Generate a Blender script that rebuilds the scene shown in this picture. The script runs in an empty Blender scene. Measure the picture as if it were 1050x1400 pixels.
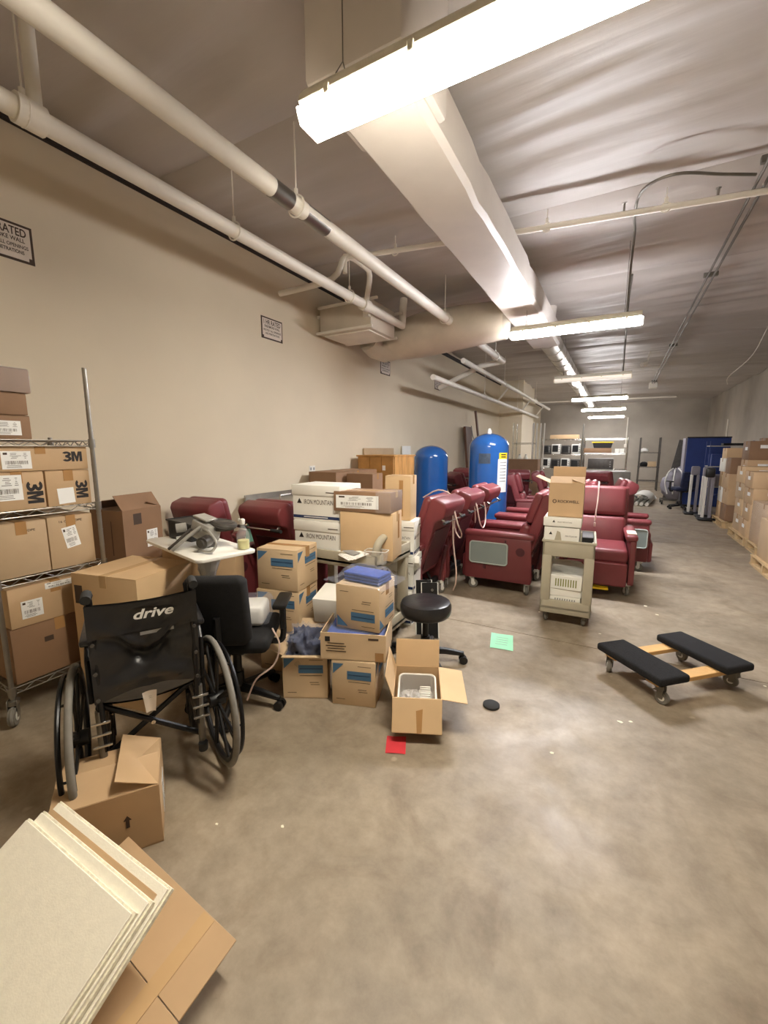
import bpy, bmesh, math, random
from math import sin, cos, pi, radians as R
from mathutils import Vector, Matrix, noise
random.seed(7)
scene = bpy.context.scene
COL = scene.collection

# ---------------------------------------------------------------- camera, world, exposure
cam_data = bpy.data.cameras.new('camera')
cam_data.sensor_fit = 'HORIZONTAL'
cam_data.sensor_width = 36.0
cam_data.lens = 36.0 * 575.0 / 1050.0
cam_data.clip_start = 0.02
cam = bpy.data.objects.new('camera', cam_data)
COL.objects.link(cam)
cam.location = (0, 0, 1.5)
cam.rotation_euler = (R(90 - 8.604), 0, R(28.822))
scene.camera = cam
world = bpy.data.worlds.new('world')
scene.world = world
world.use_nodes = True
world.node_tree.nodes['Background'].inputs[0].default_value = (0.9, 0.85, 0.8, 1)
world.node_tree.nodes['Background'].inputs[1].default_value = 0.02
vs = scene.view_settings
vs.view_transform = 'Standard'
vs.look = 'None'
vs.gamma = 1
vs.use_curve_mapping = False
vs.exposure = 1.15
LAMP = 54.0          # radiance of a lit fluorescent lens

# ---------------------------------------------------------------- materials
def lin(c):
    return tuple(((x / 255) / 12.92 if x / 255 <= 0.04045 else ((x / 255 + 0.055) / 1.055) ** 2.4) for x in c)
MATS = {}
def mat(name, rgb, rough=0.6, metal=0.0, var=0.12, vscale=6.0, bump=0.0, bscale=60.0, stretch=(1, 1, 1), spec=0.5,
        emit=0.0, detail=4.0, coat=0.0, bdist=0.01):
    m = bpy.data.materials.new(name)
    m.use_nodes = True
    nt = m.node_tree
    b = nt.nodes['Principled BSDF']
    c = lin(rgb)
    b.inputs['Roughness'].default_value = rough
    b.inputs['Metallic'].default_value = metal
    b.inputs['Specular IOR Level'].default_value = spec
    b.inputs['Coat Weight'].default_value = coat
    b.inputs['Base Color'].default_value = (*c, 1)
    if emit:
        b.inputs['Emission Color'].default_value = (*c, 1)
        b.inputs['Emission Strength'].default_value = emit
    if var or bump:
        tc = nt.nodes.new('ShaderNodeTexCoord')
        mp = nt.nodes.new('ShaderNodeMapping')
        mp.inputs['Scale'].default_value = stretch
        nt.links.new(tc.outputs['Object'], mp.inputs['Vector'])
    if var:
        n = nt.nodes.new('ShaderNodeTexNoise')
        n.inputs['Scale'].default_value = vscale
        n.inputs['Detail'].default_value = detail
        nt.links.new(mp.outputs[0], n.inputs['Vector'])
        rp = nt.nodes.new('ShaderNodeValToRGB')
        rp.color_ramp.elements[0].position = 0.3
        rp.color_ramp.elements[1].position = 0.7
        rp.color_ramp.elements[0].color = (*[x * (1 - var) for x in c], 1)
        rp.color_ramp.elements[1].color = (*[min(1, x * (1 + var)) for x in c], 1)
        nt.links.new(n.outputs['Fac'], rp.inputs['Fac'])
        nt.links.new(rp.outputs['Color'], b.inputs['Base Color'])
    if bump:
        n2 = nt.nodes.new('ShaderNodeTexNoise')
        n2.inputs['Scale'].default_value = bscale
        n2.inputs['Detail'].default_value = 3
        nt.links.new(mp.outputs[0], n2.inputs['Vector'])
        bp = nt.nodes.new('ShaderNodeBump')
        bp.inputs['Strength'].default_value = bump
        bp.inputs['Distance'].default_value = bdist
        nt.links.new(n2.outputs['Fac'], bp.inputs['Height'])
        nt.links.new(bp.outputs[0], b.inputs['Normal'])
    MATS[name] = m
    return m
def film(name, rgb, clear=0.75, rough=0.12):
    m = bpy.data.materials.new(name)
    m.use_nodes = True
    nt = m.node_tree
    nt.nodes.clear()
    o = nt.nodes.new('ShaderNodeOutputMaterial')
    t = nt.nodes.new('ShaderNodeBsdfTransparent')
    g = nt.nodes.new('ShaderNodeBsdfPrincipled')
    g.inputs['Base Color'].default_value = (*lin(rgb), 1)
    g.inputs['Roughness'].default_value = rough
    mx = nt.nodes.new('ShaderNodeMixShader')
    mx.inputs[0].default_value = 1 - clear
    nt.links.new(t.outputs[0], mx.inputs[1])
    nt.links.new(g.outputs[0], mx.inputs[2])
    nt.links.new(mx.outputs[0], o.inputs[0])
    MATS[name] = m
    return m
mat('kraft', (194, 163, 125), 0.75, vscale=3, var=0.10, bump=0.05, bscale=25)
mat('kraft_light', (208, 177, 136), 0.75, vscale=3, var=0.08, bump=0.05, bscale=25)
mat('kraft_supply', (210, 184, 148), 0.75, vscale=3, var=0.10, bump=0.05, bscale=25)
mat('kraft_dark', (140, 108, 80), 0.75, vscale=3, var=0.12, bump=0.05, bscale=25)
mat('kraft_grey', (186, 160, 126), 0.7, vscale=3, var=0.10, bump=0.05, bscale=25)
mat('kraft_inside', (170, 132, 90), 0.8, vscale=3, var=0.08)
mat('tape', (176, 134, 86), 0.25, var=0.08)
mat('tape_clear', (205, 172, 128), 0.18, var=0.05)
mat('ink', (38, 32, 30), 0.6, var=0)
mat('ink_brown', (72, 56, 44), 0.7, var=0)
mat('ink_blue', (74, 114, 148), 0.6, var=0.06)
mat('ink_navy', (30, 50, 92), 0.5, var=0.05)
mat('ink_grey', (150, 150, 148), 0.7, var=0)
mat('paper', (240, 240, 236), 0.7, var=0.03)
mat('white_carton', (236, 234, 226), 0.6, var=0.04, vscale=4)
mat('paper_red', (206, 52, 62), 0.7, var=0.05)
mat('paper_green', (160, 232, 190), 0.7, var=0.05)
mat('maroon', (120, 54, 58), 0.40, var=0.10, vscale=5, bump=0.06, bscale=220)
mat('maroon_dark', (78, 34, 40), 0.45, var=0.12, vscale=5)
mat('maroon_panel', (112, 50, 52), 0.42, var=0.08, vscale=4, bump=0.04, bscale=150)
mat('black_vinyl', (34, 34, 36), 0.28, var=0.1, bump=0.35, bscale=9)
mat('chair_vinyl', (30, 30, 32), 0.34, var=0.1, bump=0.25, bscale=14, bdist=0.02)
mat('black_fabric', (20, 20, 22), 0.9, var=0.2, vscale=40, bump=0.2, bscale=300)
mat('black_carpet', (24, 24, 27), 0.95, var=0.35, vscale=90, bump=0.6, bscale=260)
mat('black_plastic', (18, 18, 19), 0.45, var=0.08)
mat('dark_frame', (26, 26, 28), 0.35, metal=0.4, var=0.06)
mat('rubber_grey', (120, 116, 108), 0.7, var=0.1, vscale=20)
mat('rubber', (38, 38, 38), 0.75, var=0.1)
mat('chrome', (200, 198, 192), 0.22, metal=1.0, var=0.05, vscale=20)
mat('steel', (160, 156, 148), 0.35, metal=0.9, var=0.1, vscale=12)
mat('steel_dull', (120, 116, 108), 0.5, metal=0.7, var=0.12, vscale=10)
mat('tray_grey', (132, 142, 138), 0.4, var=0.04)
mat('tray_rim', (178, 186, 180), 0.4, var=0.03)
mat('cart_beige', (176, 168, 148), 0.55, var=0.06, vscale=8, bump=0.05, bscale=80)
mat('cart_dark', (60, 56, 50), 0.6, var=0.1)
mat('cart_cream', (214, 206, 182), 0.5, var=0.05)
mat('plastic_white', (232, 230, 222), 0.35, var=0.03)
mat('cord_white', (225, 200, 188), 0.45, var=0.03)
mat('tank_blue', (36, 86, 150), 0.16, var=0.08, vscale=4, bump=0.12, bscale=22, coat=0.4)
mat('tank_label', (60, 72, 86), 0.4, var=0.3, vscale=30)
mat('yellow', (250, 214, 40), 0.5, var=0.04)
mat('pale_yellow', (206, 200, 130), 0.4, var=0.03)
mat('wood', (214, 170, 108), 0.6, var=0.18, vscale=5, stretch=(1, 1, 12))
mat('wood_crate', (192, 142, 78), 0.65, var=0.25, vscale=4, stretch=(1, 8, 1))
mat('wood_dark', (92, 62, 44), 0.6, var=0.2, vscale=5, stretch=(6, 6, 1))
mat('pallet_wood', (196, 168, 124), 0.8, var=0.18, vscale=5, stretch=(8, 1, 1))
mat('tile_face', (250, 245, 228), 0.85, var=0.03, vscale=40, bump=0.12, bscale=220)
mat('tile_edge', (244, 236, 212), 0.9, var=0.16, vscale=60, bump=0.3, bscale=200)
mat('blue_cloth', (48, 76, 160), 0.8, var=0.15, vscale=20)
mat('navy_cloth', (34, 42, 72), 0.8, var=0.2, vscale=14)
mat('blue_panel', (36, 58, 120), 0.7, var=0.12, vscale=3)
mat('grey_panel', (138, 134, 142), 0.7, var=0.1)
mat('grey_metal', (168, 166, 160), 0.4, metal=0.3, var=0.15, vscale=15)
mat('dark_metal', (84, 80, 76), 0.4, metal=0.4, var=0.15, vscale=15)
mat('pipe_white', (232, 226, 214), 0.5, var=0.06, vscale=4)
mat('pipe_steel', (130, 126, 120), 0.3, metal=0.8, var=0.1)
mat('duct_wrap', (216, 208, 200), 0.45, var=0.05, vscale=3, bump=0.25, bscale=7)
mat('duct_wrap_rough', (204, 194, 178), 0.55, var=0.08, vscale=4, bump=0.4, bscale=10)
mat('spiral_steel', (196, 190, 180), 0.3, metal=0.7, var=0.1)
mat('fixture', (226, 220, 200), 0.5, var=0.03)
mat('sign_white', (226, 214, 200), 0.6, var=0.04)
mat('dark_gap', (46, 36, 30), 0.8, var=0.1)
film('clear_film', (230, 232, 236), 0.84)
film('clear_bag', (190, 198, 220), 0.86)
film('foil_film', (190, 188, 184), 0.15, 0.2)

def lamp_mat(name, strength, rgb=(255, 245, 228)):
    return mat(name, rgb, 0.4, var=0, emit=strength)
lamp_mat('lamp_on', LAMP)
lamp_mat('lamp_second', LAMP * 1.9, (250, 250, 255))
lamp_mat('lamp_end', LAMP * 0.12)
lamp_mat('lamp_far', LAMP * 0.85, (252, 250, 252))
lamp_mat('lamp_dim', LAMP * 0.004)

# ---------------------------------------------------------------- mesh helpers
class MB:
    def __init__(s):
        s.v, s.f, s.m = [], [], []
    def add(s, vs, fs, mi=0, M=None):
        o = len(s.v)
        s.v += [tuple(M @ Vector(v)) if M else tuple(v) for v in vs]
        for f in fs:
            s.f.append(tuple(i + o for i in f))
            s.m.append(mi)
        return s
    def bm(s, b, mi=0, M=None):
        b.verts.ensure_lookup_table()
        for i, v in enumerate(b.verts):
            v.index = i
        s.add([v.co for v in b.verts], [[v.index for v in f.verts] for f in b.faces], mi, M)
        b.free()
        return s
    def box(s, c, d, bev=0.0, seg=2, mi=0, M=None, rz=0.0):
        b = bmesh.new()
        bmesh.ops.create_cube(b, size=1)
        bmesh.ops.scale(b, vec=d, verts=b.verts)
        if bev:
            bmesh.ops.bevel(b, geom=list(b.edges), offset=min(bev, min(d) * 0.49), segments=seg, profile=0.5, affect='EDGES')
        T = Matrix.Translation(c) @ Matrix.Rotation(rz, 4, 'Z')
        return s.bm(b, mi, (M @ T) if M else T)
    def cyl(s, p0, p1, r, r2=None, n=14, mi=0, caps=True, M=None):
        p0, p1 = Vector(p0), Vector(p1)
        d = p1 - p0
        q = d.to_track_quat('Z', 'Y').to_matrix().to_4x4()
        T = Matrix.Translation(p0) @ q
        L = d.length
        r2 = r if r2 is None else r2
        vs = [(r * cos(2 * pi * i / n), r * sin(2 * pi * i / n), 0) for i in range(n)] + \
             [(r2 * cos(2 * pi * i / n), r2 * sin(2 * pi * i / n), L) for i in range(n)]
        fs = [(i, (i + 1) % n, n + (i + 1) % n, n + i) for i in range(n)]
        if caps:
            fs += [tuple(range(n - 1, -1, -1)), tuple(range(n, 2 * n))]
        return s.add(vs, fs, mi, (M @ T) if M else T)
    def tube(s, pts, r, n=8, closed=False, mi=0, M=None):
        pts = [Vector(p) for p in pts]
        k = len(pts)
        up = None
        vs, fs = [], []
        for i, p in enumerate(pts):
            a = pts[(i - 1) % k] if (closed or i) else p
            b = pts[(i + 1) % k] if (closed or i < k - 1) else p
            t = (b - a).normalized()
            if up is None:
                up = Vector((0, 0, 1)) if abs(t.z) < 0.9 else Vector((1, 0, 0))
            x = t.cross(up).normalized()
            up = x.cross(t).normalized()
            rr = r[i] if isinstance(r, (list, tuple)) else r
            for j in range(n):
                a2 = 2 * pi * j / n
                vs.append(p + x * (rr * cos(a2)) + up * (rr * sin(a2)))
        for i in range(k if closed else k - 1):
            for j in range(n):
                i2 = (i + 1) % k
                fs.append((i * n + j, i * n + (j + 1) % n, i2 * n + (j + 1) % n, i2 * n + j))
        if not closed:
            fs += [tuple(range(n - 1, -1, -1)), tuple(range((k - 1) * n, k * n))]
        return s.add(vs, fs, mi, M)
    def lathe(s, prof, n=24, mi=0, M=None):
        vs, fs = [], []
        for r, z in prof:
            for j in range(n):
                vs.append((max(r, 1e-4) * cos(2 * pi * j / n), max(r, 1e-4) * sin(2 * pi * j / n), z))
        for i in range(len(prof) - 1):
            for j in range(n):
                fs.append((i * n + j, i * n + (j + 1) % n, (i + 1) * n + (j + 1) % n, (i + 1) * n + j))
        fs += [tuple(range(n - 1, -1, -1)), tuple(range((len(prof) - 1) * n, len(prof) * n))]
        return s.add(vs, fs, mi, M)
    def prism(s, poly, x0, x1, bev=0.0, seg=2, mi=0, M=None, axis='X'):
        # polygon in (a, b) extruded along axis; X: (x, a, b)   Y: (a, y, b)   Z: (a, b, z)
        b = bmesh.new()
        def P(t, p):
            return {'X': (t, p[0], p[1]), 'Y': (p[0], t, p[1]), 'Z': (p[0], p[1], t)}[axis]
        A = [b.verts.new(P(x0, p)) for p in poly]
        B = [b.verts.new(P(x1, p)) for p in poly]
        n = len(poly)
        b.faces.new(A)
        b.faces.new(B[::-1])
        for i in range(n):
            b.faces.new((A[i], B[i], B[(i + 1) % n], A[(i + 1) % n]))
        bmesh.ops.recalc_face_normals(b, faces=b.faces)
        if bev:
            bmesh.ops.bevel(b, geom=list(b.edges), offset=bev, segments=seg, profile=0.5, affect='EDGES')
        return s.bm(b, mi, M)
    def torus(s, c, axis, R_, r, n=32, k=8, mi=0, M=None):
        ax = Vector(axis).normalized()
        q = ax.to_track_quat('Z', 'Y').to_matrix().to_4x4()
        T = Matrix.Translation(c) @ q
        pts = [T @ Vector((R_ * cos(2 * pi * i / n), R_ * sin(2 * pi * i / n), 0)) for i in range(n)]
        vs, fs = [], []
        for i in range(n):
            a = 2 * pi * i / n
            for j in range(k):
                b2 = 2 * pi * j / k
                vs.append(T @ Vector(((R_ + r * cos(b2)) * cos(a), (R_ + r * cos(b2)) * sin(a), r * sin(b2))))
        for i in range(n):
            for j in range(k):
                i2, j2 = (i + 1) % n, (j + 1) % k
                fs.append((i * k + j, i2 * k + j, i2 * k + j2, i * k + j2))
        return s.add(vs, fs, mi, M)
    def grid(s, fn, nu, nv, thick=0.0, mi=0, M=None):
        vs = [fn(i / nu, j / nv) for j in range(nv + 1) for i in range(nu + 1)]
        fs = [(j * (nu + 1) + i, j * (nu + 1) + i + 1, (j + 1) * (nu + 1) + i + 1, (j + 1) * (nu + 1) + i)
              for j in range(nv) for i in range(nu)]
        return s.add(vs, fs, mi, M)

def mesh_of(mb, mats, smooth=True, angle=38):
    me = bpy.data.meshes.new('mesh')
    me.from_pydata(mb.v, [], mb.f)
    for m in (mats if isinstance(mats, (list, tuple)) else [mats]):
        me.materials.append(MATS[m])
    if any(mb.m):
        me.polygons.foreach_set('material_index', mb.m)
    if smooth:
        me.polygons.foreach_set('use_smooth', [True] * len(me.polygons))
        me.set_sharp_from_angle(angle=R(angle))
    me.update()
    return me
def obj(name, mb, mats, parent=None, M=None, smooth=True, angle=38, label=None):
    me = mb if isinstance(mb, bpy.types.Mesh) else mesh_of(mb, mats, smooth, angle)
    o = bpy.data.objects.new(name, me)
    COL.objects.link(o)
    o.parent = parent
    if M is not None:
        o.matrix_local = M
    if label:
        o['label'] = label
    return o
def tag(o, label, cat, group=None):
    o['label'] = label
    o['category'] = cat
    if group:
        o['group'] = group
    return o
def thing(name, label, cat, loc=(0, 0, 0), rz=0.0, group=None, M=None):
    o = bpy.data.objects.new(name, None)
    o.empty_display_size = 0.1
    COL.objects.link(o)
    if M is not None:
        o.matrix_local = M
    else:
        o.location = loc
        o.rotation_euler = (0, 0, R(rz))
    return tag(o, label, cat, group)
def struct(name, mb, mats, parent=None, smooth=True, M=None):
    o = obj(name, mb, mats, parent, M, smooth)
    if parent is None:
        o['kind'] = 'structure'
    return o
def one(name, mb, mats, label, cat, loc=(0, 0, 0), rz=0.0, group=None, M=None):
    o = obj(name, mb, mats)
    if M is not None:
        o.matrix_local = M
    else:
        o.location = loc
        o.rotation_euler = (0, 0, R(rz))
    return tag(o, label, cat, group)
TXT = {}
def text_mesh(s, h, w=None, bold=0.0, shear=0.0, material='ink'):
    key = (s, h, w, bold, shear, material)
    if key in TXT:
        return TXT[key]
    cu = bpy.data.curves.new('t', 'FONT')
    cu.body = s
    cu.offset = bold
    cu.shear = shear
    cu.resolution_u = 3
    ob = bpy.data.objects.new('t', cu)
    me = bpy.data.meshes.new_from_object(ob)
    bpy.data.objects.remove(ob)
    xs = [v.co.x for v in me.vertices]
    ys = [v.co.y for v in me.vertices]
    cx, cy = (min(xs) + max(xs)) / 2, (min(ys) + max(ys)) / 2
    ky = h / (max(ys) - min(ys))
    kx = w / (max(xs) - min(xs)) if w else ky
    for v in me.vertices:
        v.co = ((v.co.x - cx) * kx, (v.co.y - cy) * ky, 0)
    me.materials.clear()
    me.materials.append(MATS[material])
    TXT[key] = me
    return me
def heavy_logo(parent, h, w, M, material='ink'):
    """heavy numeral 3 and letter M, drawn as strokes, h tall and w wide"""
    b = MB()
    path = []
    for i in range(15):
        a = R(155 - 245 * i / 14)
        path.append((0.235 + 0.145 * cos(a), 0.735 + 0.165 * sin(a)))
    for i in range(15):
        a = R(90 - 245 * i / 14)
        path.append((0.235 + 0.155 * cos(a), 0.285 + 0.185 * sin(a)))
    L_, R_ = [], []
    for i, p in enumerate(path):
        q = path[min(i + 1, len(path) - 1)]
        o = path[max(i - 1, 0)]
        tx, ty = q[0] - o[0], q[1] - o[1]
        n = math.hypot(tx, ty) or 1
        L_.append((p[0] - ty / n * 0.075, p[1] + tx / n * 0.10))
        R_.append((p[0] + ty / n * 0.075, p[1] - tx / n * 0.10))
    P = L_ + R_
    k = len(path)
    b.add([((x - 0.5) * w, (y - 0.5) * h, 0) for x, y in P], [(i, k + i, k + i + 1, i + 1) for i in range(k - 1)])
    obj('lettering', b, material, parent, M, smooth=False)
    m = [(0.47, 0), (0.47, 1), (0.66, 1), (0.735, 0.5), (0.81, 1), (1.0, 1), (1.0, 0), (0.865, 0), (0.865, 0.62), (0.775, 0), (0.695, 0), (0.605, 0.62), (0.605, 0)]
    V = [((x - 0.5) * w, (y - 0.5) * h, 0) for x, y in m]
    obj('lettering', MB().add(V, [(0, 1, 11, 12), (1, 2, 3, 10, 11), (3, 4, 5, 8, 9), (3, 9, 10), (5, 6, 7, 8)]), material, parent, M, smooth=False)
def face_M(dim, face, u, v, rot=0.0, off=0.0015):
    """frame on a face of a box (w, d, h) standing on z=0 at the origin; u, v in metres from the face centre"""
    w, d, h = dim
    if face == 'front':
        M = Matrix.Translation((u, -d / 2 - off, h / 2 + v)) @ Matrix.Rotation(R(90), 4, 'X')
    elif face == 'back':
        M = Matrix.Translation((-u, d / 2 + off, h / 2 + v)) @ Matrix.Rotation(R(180), 4, 'Z') @ Matrix.Rotation(R(90), 4, 'X')
    elif face == 'right':
        M = Matrix.Translation((w / 2 + off, u, h / 2 + v)) @ Matrix.Rotation(R(90), 4, 'Z') @ Matrix.Rotation(R(90), 4, 'X')
    elif face == 'left':
        M = Matrix.Translation((-w / 2 - off, -u, h / 2 + v)) @ Matrix.Rotation(R(-90), 4, 'Z') @ Matrix.Rotation(R(90), 4, 'X')
    else:
        M = Matrix.Translation((u, v, h + off))
    return M @ Matrix.Rotation(R(rot), 4, 'Z')
def lettering(parent, s, h, M, w=None, bold=0.0, shear=0.0, material='ink', name='lettering'):
    return obj(name, text_mesh(s, h, w, bold, shear, material), None, parent, M)
LAB = {}
def label_mesh(w, h, seed=0, dense=1.0):
    key = (w, h, seed, dense)
    if key in LAB:
        return LAB[key]
    rnd = random.Random(seed)
    b = MB()
    b.box((0, 0, 0), (w, h, 0.0012))
    z = 0.0012
    def bar(x, y, sx, sy):
        b.add([(x - sx / 2, y - sy / 2, z), (x + sx / 2, y - sy / 2, z), (x + sx / 2, y + sy / 2, z), (x - sx / 2, y + sy / 2, z)],
              [(0, 1, 2, 3)], 1)
    # small square mark, text lines, a barcode
    bar(-w * 0.36, h * 0.36, w * 0.14, h * 0.12)
    y = h * 0.38
    while y > h * 0.05:
        L = w * rnd.uniform(0.15, 0.4) * dense
        bar(-w * 0.05 + rnd.uniform(-0.05, 0.05) * w, y, L, h * 0.02)
        bar(w * 0.3, y, w * 0.2 * rnd.random() + 0.002, h * 0.02)
        y -= h * 0.07
    x = -w * 0.38
    while x < w * 0.36:
        t = w * rnd.choice((0.008, 0.012, 0.02))
        bar(x, -h * 0.14, t, h * 0.2)
        x += t + w * rnd.choice((0.012, 0.02, 0.03))
    for k in range(3):
        bar(-w * 0.1, -h * (0.3 + 0.06 * k), w * rnd.uniform(0.3, 0.6), h * 0.018)
    me = mesh_of(b, ['paper', 'ink_brown'], smooth=False)
    LAB[key] = me
    return me
def sticker(parent, w, h, M, seed=0, dense=1.0):
    return obj('label', label_mesh(w, h, seed, dense), None, parent, M)
def plate(parent, name, poly, M, material):
    b = MB()
    b.add([(x, y, 0) for x, y in poly], [tuple(range(len(poly)))])
    return obj(name, b, material, parent, M, smooth=False)
def rect(w, h, x=0, y=0):
    return [(x - w / 2, y - h / 2), (x + w / 2, y - h / 2), (x + w / 2, y + h / 2), (x - w / 2, y + h / 2)]

# ---------------------------------------------------------------- carton builder
def carton(label, dim, loc, rz=0.0, material='kraft', tape='tape', open_=None, group=None, name='carton', tilt=None,
           tape_dir='X', flaps=True, wall=0.006, inside='kraft_inside'):
    """closed carton: body, two top flaps, tape.  open_: dict side -> fold angle in degrees (0 = upright, 90 = out flat)"""
    w, d, h = dim
    M = Matrix.Translation(loc) @ Matrix.Rotation(R(rz), 4, 'Z')
    if tilt:
        M = M @ Matrix.Rotation(R(tilt[0]), 4, 'X') @ Matrix.Rotation(R(tilt[1]), 4, 'Y')
    t = thing(name, label, 'box', group=group, M=M)
    b = MB()
    if open_ is None:
        if flaps:
            e = 0.004
            b.box((0, 0, (h - e) / 2), (w, d, h - e), 0.004, 2)
            obj('body', b, material, t)
            for s in (-1, 1):
                f = MB()
                if tape_dir == 'X':
                    f.box((0, s * (d / 4 + 0.0005), h - e / 2), (w - 0.002, d / 2 - 0.004, e), 0.0015, 1)
                else:
                    f.box((s * (w / 4 + 0.0005), 0, h - e / 2), (w / 2 - 0.004, d - 0.002, e), 0.0015, 1)
                obj('flap', f, material, t)
            if tape:
                f = MB()
                tw = min(0.05, 0.22 * (d if tape_dir == 'X' else w))
                drop = min(0.07, h * 0.3)
                if tape_dir == 'X':
                    f.box((0, 0, h + 0.0008), (w + 0.002, tw, 0.0012))
                    for s in (-1, 1):
                        f.box((s * (w / 2 + 0.001), 0, h - drop / 2), (0.0012, tw, drop))
                else:
                    f.box((0, 0, h + 0.0008), (tw, d + 0.002, 0.0012))
                    for s in (-1, 1):
                        f.box((0, s * (d / 2 + 0.001), h - drop / 2), (tw, 0.0012, drop))
                obj('tape', f, tape, t)
        else:
            b.box((0, 0, h / 2), (w, d, h), 0.004, 2)
            obj('body', b, material, t)
        return t
    k = wall
    b.box((0, 0, k / 2), (w, d, k))
    b.box((0, -d / 2 + k / 2, h / 2), (w, k, h))
    b.box((0, d / 2 - k / 2, h / 2), (w, k, h))
    b.box((-w / 2 + k / 2, 0, h / 2), (k, d - 2 * k, h))
    b.box((w / 2 - k / 2, 0, h / 2), (k, d - 2 * k, h))
    obj('body', b, material, t)
    for side, spec in open_.items():
        ang, ln = spec if isinstance(spec, tuple) else (spec, None)
        if side in ('front', 'back'):
            L, ww = ln or d / 2, w - 0.004
            sg = -1 if side == 'front' else 1
            f = MB().box((0, 0, L / 2), (ww, 0.004, L), 0.001, 1)
            FM = Matrix.Translation((0, sg * (d / 2 - 0.002), h)) @ Matrix.Rotation(R(-ang * sg), 4, 'X')
        else:
            L, ww = ln or w / 2, d - 0.004
            sg = -1 if side == 'left' else 1
            f = MB().box((0, 0, L / 2), (0.004, ww, L), 0.001, 1)
            FM = Matrix.Translation((sg * (w / 2 - 0.002), 0, h)) @ Matrix.Rotation(R(ang * sg), 4, 'Y')
        obj('flap', f, material, t, FM)
    return t
def bez(pts, n=24):
    """Catmull-Rom through points"""
    P = [Vector(p) for p in pts]
    P = [P[0] * 2 - P[1]] + P + [P[-1] * 2 - P[-2]]
    out = []
    seg = len(P) - 3
    for i in range(seg):
        a, b, c, d = P[i:i + 4]
        m = max(2, n // seg)
        for j in range(m):
            t = j / m
            out.append(0.5 * ((2 * b) + (c - a) * t + (2 * a - 5 * b + 4 * c - d) * t * t + (3 * b - a - 3 * c + d) * t ** 3))
    out.append(P[-2])
    return out
def caster(parent, x, y, r=0.05, top=0.14, ang=0.0, wheel='rubber_grey', fork='chrome', w=0.03, lever=None):
    M = Matrix.Translation((x, y, 0)) @ Matrix.Rotation(R(ang), 4, 'Z')
    b = MB()
    b.cyl((0, 0, top - 0.02), (0, 0, top), r * 0.55, n=12)
    for s in (-1, 1):
        b.box((s * (w / 2 + 0.006), 0.012, (r + top) / 2), (0.005, 0.035, top - r + 0.01), 0.002, 1)
    b.box((0, 0, top - 0.024), (w + 0.017, 0.045, 0.006))
    if lever:
        b.box((0, -r - 0.012, r + 0.035), (w, 0.07, 0.008), 0.002, 1, mi=1, M=Matrix.Rotation(R(0), 4, 'X'))
    c = obj('caster', b, [fork, lever or fork], parent, M)
    q = MB()
    q.torus((0, 0.02, r), (1, 0, 0), r - 0.012, 0.012, 18, 8)
    q.cyl((-w / 2, 0.02, r), (w / 2, 0.02, r), r - 0.006, n=18)
    q.cyl((-w / 2 - 0.003, 0.02, r), (w / 2 + 0.003, 0.02, r), r * 0.45, n=12, mi=1)
    obj('wheel', q, [wheel, 'plastic_white'], c)
    return c
# ---------------------------------------------------------------- room shell
XL, XR, YN, YF, ZC = -3.5, 3.28, -2.2, 22.6, 3.72

def concrete(name, rgb, rough):
    m = bpy.data.materials.new(name)
    m.use_nodes = True
    nt = m.node_tree
    L = nt.links.new
    b = nt.nodes['Principled BSDF']
    geo = nt.nodes.new('ShaderNodeNewGeometry')
    def nz(scale, detail, rough_=0.55, dist=0.0):
        n = nt.nodes.new('ShaderNodeTexNoise')
        n.inputs['Scale'].default_value = scale
        n.inputs['Detail'].default_value = detail
        n.inputs['Roughness'].default_value = rough_
        n.inputs['Distortion'].default_value = dist
        L(geo.outputs['Position'], n.inputs['Vector'])
        return n.outputs['Fac']
    def ramp(sock, p0, c0, p1, c1):
        r = nt.nodes.new('ShaderNodeValToRGB')
        r.color_ramp.elements[0].position = p0
        r.color_ramp.elements[1].position = p1
        r.color_ramp.elements[0].color = (*c0, 1)
        r.color_ramp.elements[1].color = (*c1, 1)
        L(sock, r.inputs['Fac'])
        return r.outputs['Color']
    def mul(a, bb, f=1.0):
        x = nt.nodes.new('ShaderNodeMix')
        x.data_type = 'RGBA'
        x.blend_type = 'MULTIPLY'
        x.inputs[0].default_value = f
        L(a, x.inputs[6])
        L(bb, x.inputs[7])
        return x.outputs[2]
    c = lin(rgb)
    base = ramp(nz(0.9, 6, 0.6, 0.4), 0.3, [k * 0.70 for k in c], 0.72, [k * 1.2 for k in c])
    fine = ramp(nz(9, 8, 0.7), 0.3, (0.74, 0.73, 0.71), 0.7, (1.14, 1.14, 1.14))
    blot = ramp(nz(2.6, 5, 0.6, 1.2), 0.48, (1, 1, 1), 0.74, (0.70, 0.66, 0.61))
    spots = ramp(nz(5.2, 2, 0.5, 0.3), 0.735, (1, 1, 1), 0.76, (1.45, 1.46, 1.48))
    col = mul(mul(mul(base, fine), blot), spots)
    L(col, b.inputs['Base Color'])
    rr = ramp(nz(3.5, 5), 0.3, (rough - 0.10,) * 3, 0.7, (rough + 0.12,) * 3)
    L(rr, b.inputs['Roughness'])
    bp = nt.nodes.new('ShaderNodeBump')
    bp.inputs['Strength'].default_value = 0.06
    bp.inputs['Distance'].default_value = 0.01
    L(nz(30, 6), bp.inputs['Height'])
    L(bp.outputs[0], b.inputs['Normal'])
    MATS[name] = m
concrete('concrete', (158, 144, 124), 0.48)
mat('joint_fill', (196, 184, 164), 0.8, var=0.1)
mat('wall_beige', (222, 209, 184), 0.75, var=0.035, vscale=1.2, bump=0.05, bscale=40)
mat('wall_grey', (168, 160, 148), 0.85, var=0.20, vscale=0.7, bump=0.05, bscale=30)
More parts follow.
